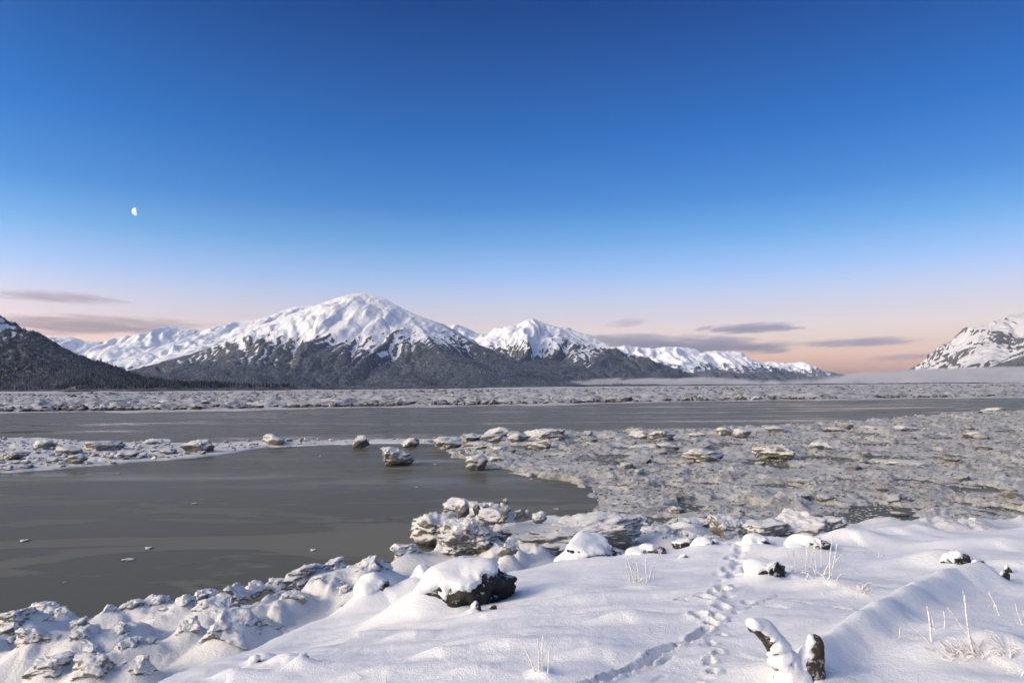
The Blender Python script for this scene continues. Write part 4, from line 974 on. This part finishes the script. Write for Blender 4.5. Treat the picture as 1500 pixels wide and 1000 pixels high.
grass('two short stalks by the end of the buried log', [(1465, 901, 1448, 867), (1461, 892, 1457, 884)], 6, .006)
grass('stalks cut by the right picture edge', [(1500, 914, 1487, 883), (1503, 900, 1498, 892)], 7, .006)
grass('low curved blades in the lower right corner', [(1472, 950, 1450, 932), (1478, 962, 1456, 950), (1500, 955, 1472, 944), (1480, 964, 1481, 952), (1490, 990, 1500, 980)], 8, .005, 12)
grass('two crossed twigs near the bottom left of the snow', [(540, 992, 512, 978), (522, 1000, 534, 990), (568, 1000, 567, 984)], 9, .0045)
grass('short twig tuft on the long low boulder', [(848, 818, 842, 809), (852, 818, 858, 810), (850, 819, 850, 812)], 10, .004)
grass('lone sprig on the right snow crest', [(1287, 815, 1288, 807), (1289, 815, 1293, 811), (1286, 815, 1283, 812)], 11, .006)
grass('tiny sprig beside the top of the tracks', [(1094, 812, 1100, 805), (1096, 813, 1092, 808)], 12, .005)
grass('little stalk on a snow knob above the buried log shadow', [(1316, 938, 1319, 918), (1312, 936, 1304, 930)], 13, .005)

# ------------------------------------------------------------------ moon
def make_moon(px, py, dist, dpx):
    c = at_y(px, py, dist); R = dpx / 2000 * dist
    back = (Vector((0, 0, H)) - c).normalized()
    lt = (Vector((-1, 0, 0)) - back * back.x * -1).normalized(); up = back.cross(lt)
    V = []; nu, nv = 12, 24
    for i in range(nu + 1):
        a = math.pi * (-0.02 + 0.52 * i / nu)
        for j in range(nv + 1):
            e = -math.pi / 2 + math.pi * j / nv
            V.append((back * (math.cos(a) * math.cos(e)) + lt * (math.sin(a) * math.cos(e)) + up * math.sin(e)) * R)
    Fc = grid_faces(nu + 1, nv + 1)
    mt, nt, b = new_mat('moon'); 
    nt.links.new(mixc(nt, noise(nt, 0.004, 4, 0.6, objco(nt)), (0.75, 0.70, 0.68), (1, 0.97, 0.94)), b.inputs['Emission Color'])
    b.inputs['Emission Strength'].default_value = 0.52; b.inputs['Base Color'].default_value = (0.05, 0.05, 0.05, 1)
    o = obj('moon', mesh_np('moon', [v[:] for v in V], Fc, True), mt, None, 'white half moon in the blue sky at upper left', 'moon')
    o.location = c
make_moon(199.5, 310, 90000, 12)

# ------------------------------------------------------------------ air: haze, fog banks, clouds
def vol_mat(name, density, color, streak, cut=(0.35, 0.75), wild=1.3):
    mt = bpy.data.materials.new(name); mt.use_nodes = True; nt = mt.node_tree; nt.nodes.clear()
    out = nd(nt, 'ShaderNodeOutputMaterial'); v = nd(nt, 'ShaderNodeVolumePrincipled'); nt.links.new(v.outputs[0], out.inputs['Volume'])
    v.inputs['Color'].default_value = (*color, 1)
    oc = objco(nt)
    ln = nd(nt, 'ShaderNodeVectorMath', operation='LENGTH'); nt.links.new(oc, ln.inputs[0])
    fall = math_(nt, 'SUBTRACT', 1.0, ln.outputs['Value'])
    mp = nd(nt, 'ShaderNodeMapping'); mp.inputs['Scale'].default_value = (streak[0] * 1.3, streak[1], streak[2] * (2.2 if wild > 2 else 1)); nt.links.new(oc, mp.inputs['Vector'])
    k = (hash(name) % 97); mp.inputs['Location'].default_value = (k * 1.37, k * 0.71, k * 0.33)
    nn = noise(nt, 1.0, 4, 0.6, mp.outputs[0], dist=0.6)
    f = math_(nt, 'ADD', fall, math_(nt, 'MULTIPLY', math_(nt, 'SUBTRACT', nn, 0.5), wild))
    d = math_(nt, 'MULTIPLY', smooth_(nt, f, *cut), density)
    edge = smooth_(nt, fall, 0.0, 0.12)
    nt.links.new(math_(nt, 'MULTIPLY', d, edge), v.inputs['Density'])
    return mt
def blob(name, px0, px1, py0, py1, dist, depth, density, color, label, cat, streak=(3, 2, 1.2), cut=(0.2, 0.6), kind='stuff', turn=0.0, k=0):
    a, b_ = at_y(px0, (py0 + py1) / 2, dist), at_y(px1, (py0 + py1) / 2, dist)
    t, bt = at_y((px0 + px1) / 2, py0, dist), at_y((px0 + px1) / 2, py1, dist)
    V, Fc = ico(3)
    o = obj(name, mesh_np(name, V, Fc, True), vol_mat('%s_air_%d' % (name, k), density, color, streak, cut, 2.4 if name == 'cloud' else 1.3), None, label, cat, None, kind)
    o.location = ((a.x + b_.x) / 2, dist, (t.z + bt.z) / 2); o.scale = ((b_.x - a.x) / 2, depth / 2, (t.z - bt.z) / (2.9 if name == 'cloud' else 2)); o.rotation_euler = (0, turn, 0)
    return o
import zlib
hash = lambda n_: zlib.crc32(n_.encode())
FOG = (0.80, 0.81, 0.84)
blob('fog_bank', 1120, 1900, 534, 592, 4300, 1300, 0.012, FOG, 'long grey fog bank lying before the right mountain', 'fog', (6, 2, 1.0), (-0.05, 0.45), k=1)
blob('fog_bank', 750, 1180, 551, 580, 6600, 900, 0.010, FOG, 'thin wisp of fog at the foot of the pointed peak', 'fog', (5, 2, 1.2), (0.05, 0.5), k=2)
CL = (0.52, 0.54, 0.74)
for k, (x0, x1, y0, y1, dens, lab, streak, cut, turn) in enumerate([
        (820, 1180, 482, 528, .0009, 'broad mauve cloud bank behind the long snow range', (2.0, 1, .7), (0.05, 0.5), 0.04),
        (1010, 1190, 473, 489, .0011, 'slim purple cloud streak right of centre', (3, 1, .8), (0.1, 0.5), 0.0),
        (885, 950, 468, 478, .0006, 'tiny faint cloud wisp above the snow range', (2.5, 1, .8), (0.1, 0.6), 0.0),
        (1150, 1365, 491, 512, .0008, 'ragged grey-pink cloud left of the right mountain', (4, 1, 1.0), (0.15, 0.6), 0.0),
        (1270, 1390, 514, 532, .0004, 'faint thin cloud lines low beside the right mountain', (3, 1, 2.0), (0.2, 0.6), 0.0),
        (1090, 1165, 496, 516, .0006, 'small grey cloud shred at the end of the mauve bank', (3, 1, 1.5), (0.2, 0.6), 0.0),
        (-40, 205, 427, 444, .0007, 'long thin violet cloud streak at the upper left', (4, 1, 1.2), (0.15, 0.6), 0.035),
        (-120, 370, 452, 500, .0006, 'peach and grey cloud sheet above the left snow peaks', (3.5, 1, 1.8), (0.12, 0.6), 0.02)]):
    blob('cloud', x0, x1, y0, y1, 45000, 9000, dens * 0.42, (0.70, 0.60, 0.66) if x0 < 0 else CL, lab, 'cloud', streak, cut, 'thing', turn, k=10 + k)
hz = bpy.data.materials.new('haze'); hz.use_nodes = True; hz.node_tree.nodes.clear()
_o = nd(hz.node_tree, 'ShaderNodeOutputMaterial'); _v = nd(hz.node_tree, 'ShaderNodeVolumePrincipled'); hz.node_tree.links.new(_v.outputs[0], _o.inputs['Volume'])
_v.inputs['Color'].default_value = (0.62, 0.78, 1.0, 1); _v.inputs['Density'].default_value = 1.0e-5
bx = np.array([(x, y, z) for x in (-26000, 26000) for y in (-3000, 27000) for z in (-2.4, 1900)], float)
obj('haze', mesh_np('haze', bx, [[0, 1, 3, 2], [4, 6, 7, 5], [0, 4, 5, 1], [2, 3, 7, 6], [0, 2, 6, 4], [1, 5, 7, 3]], False), hz, None, 'thin cold haze hanging over the whole inlet', 'haze', None, 'stuff')
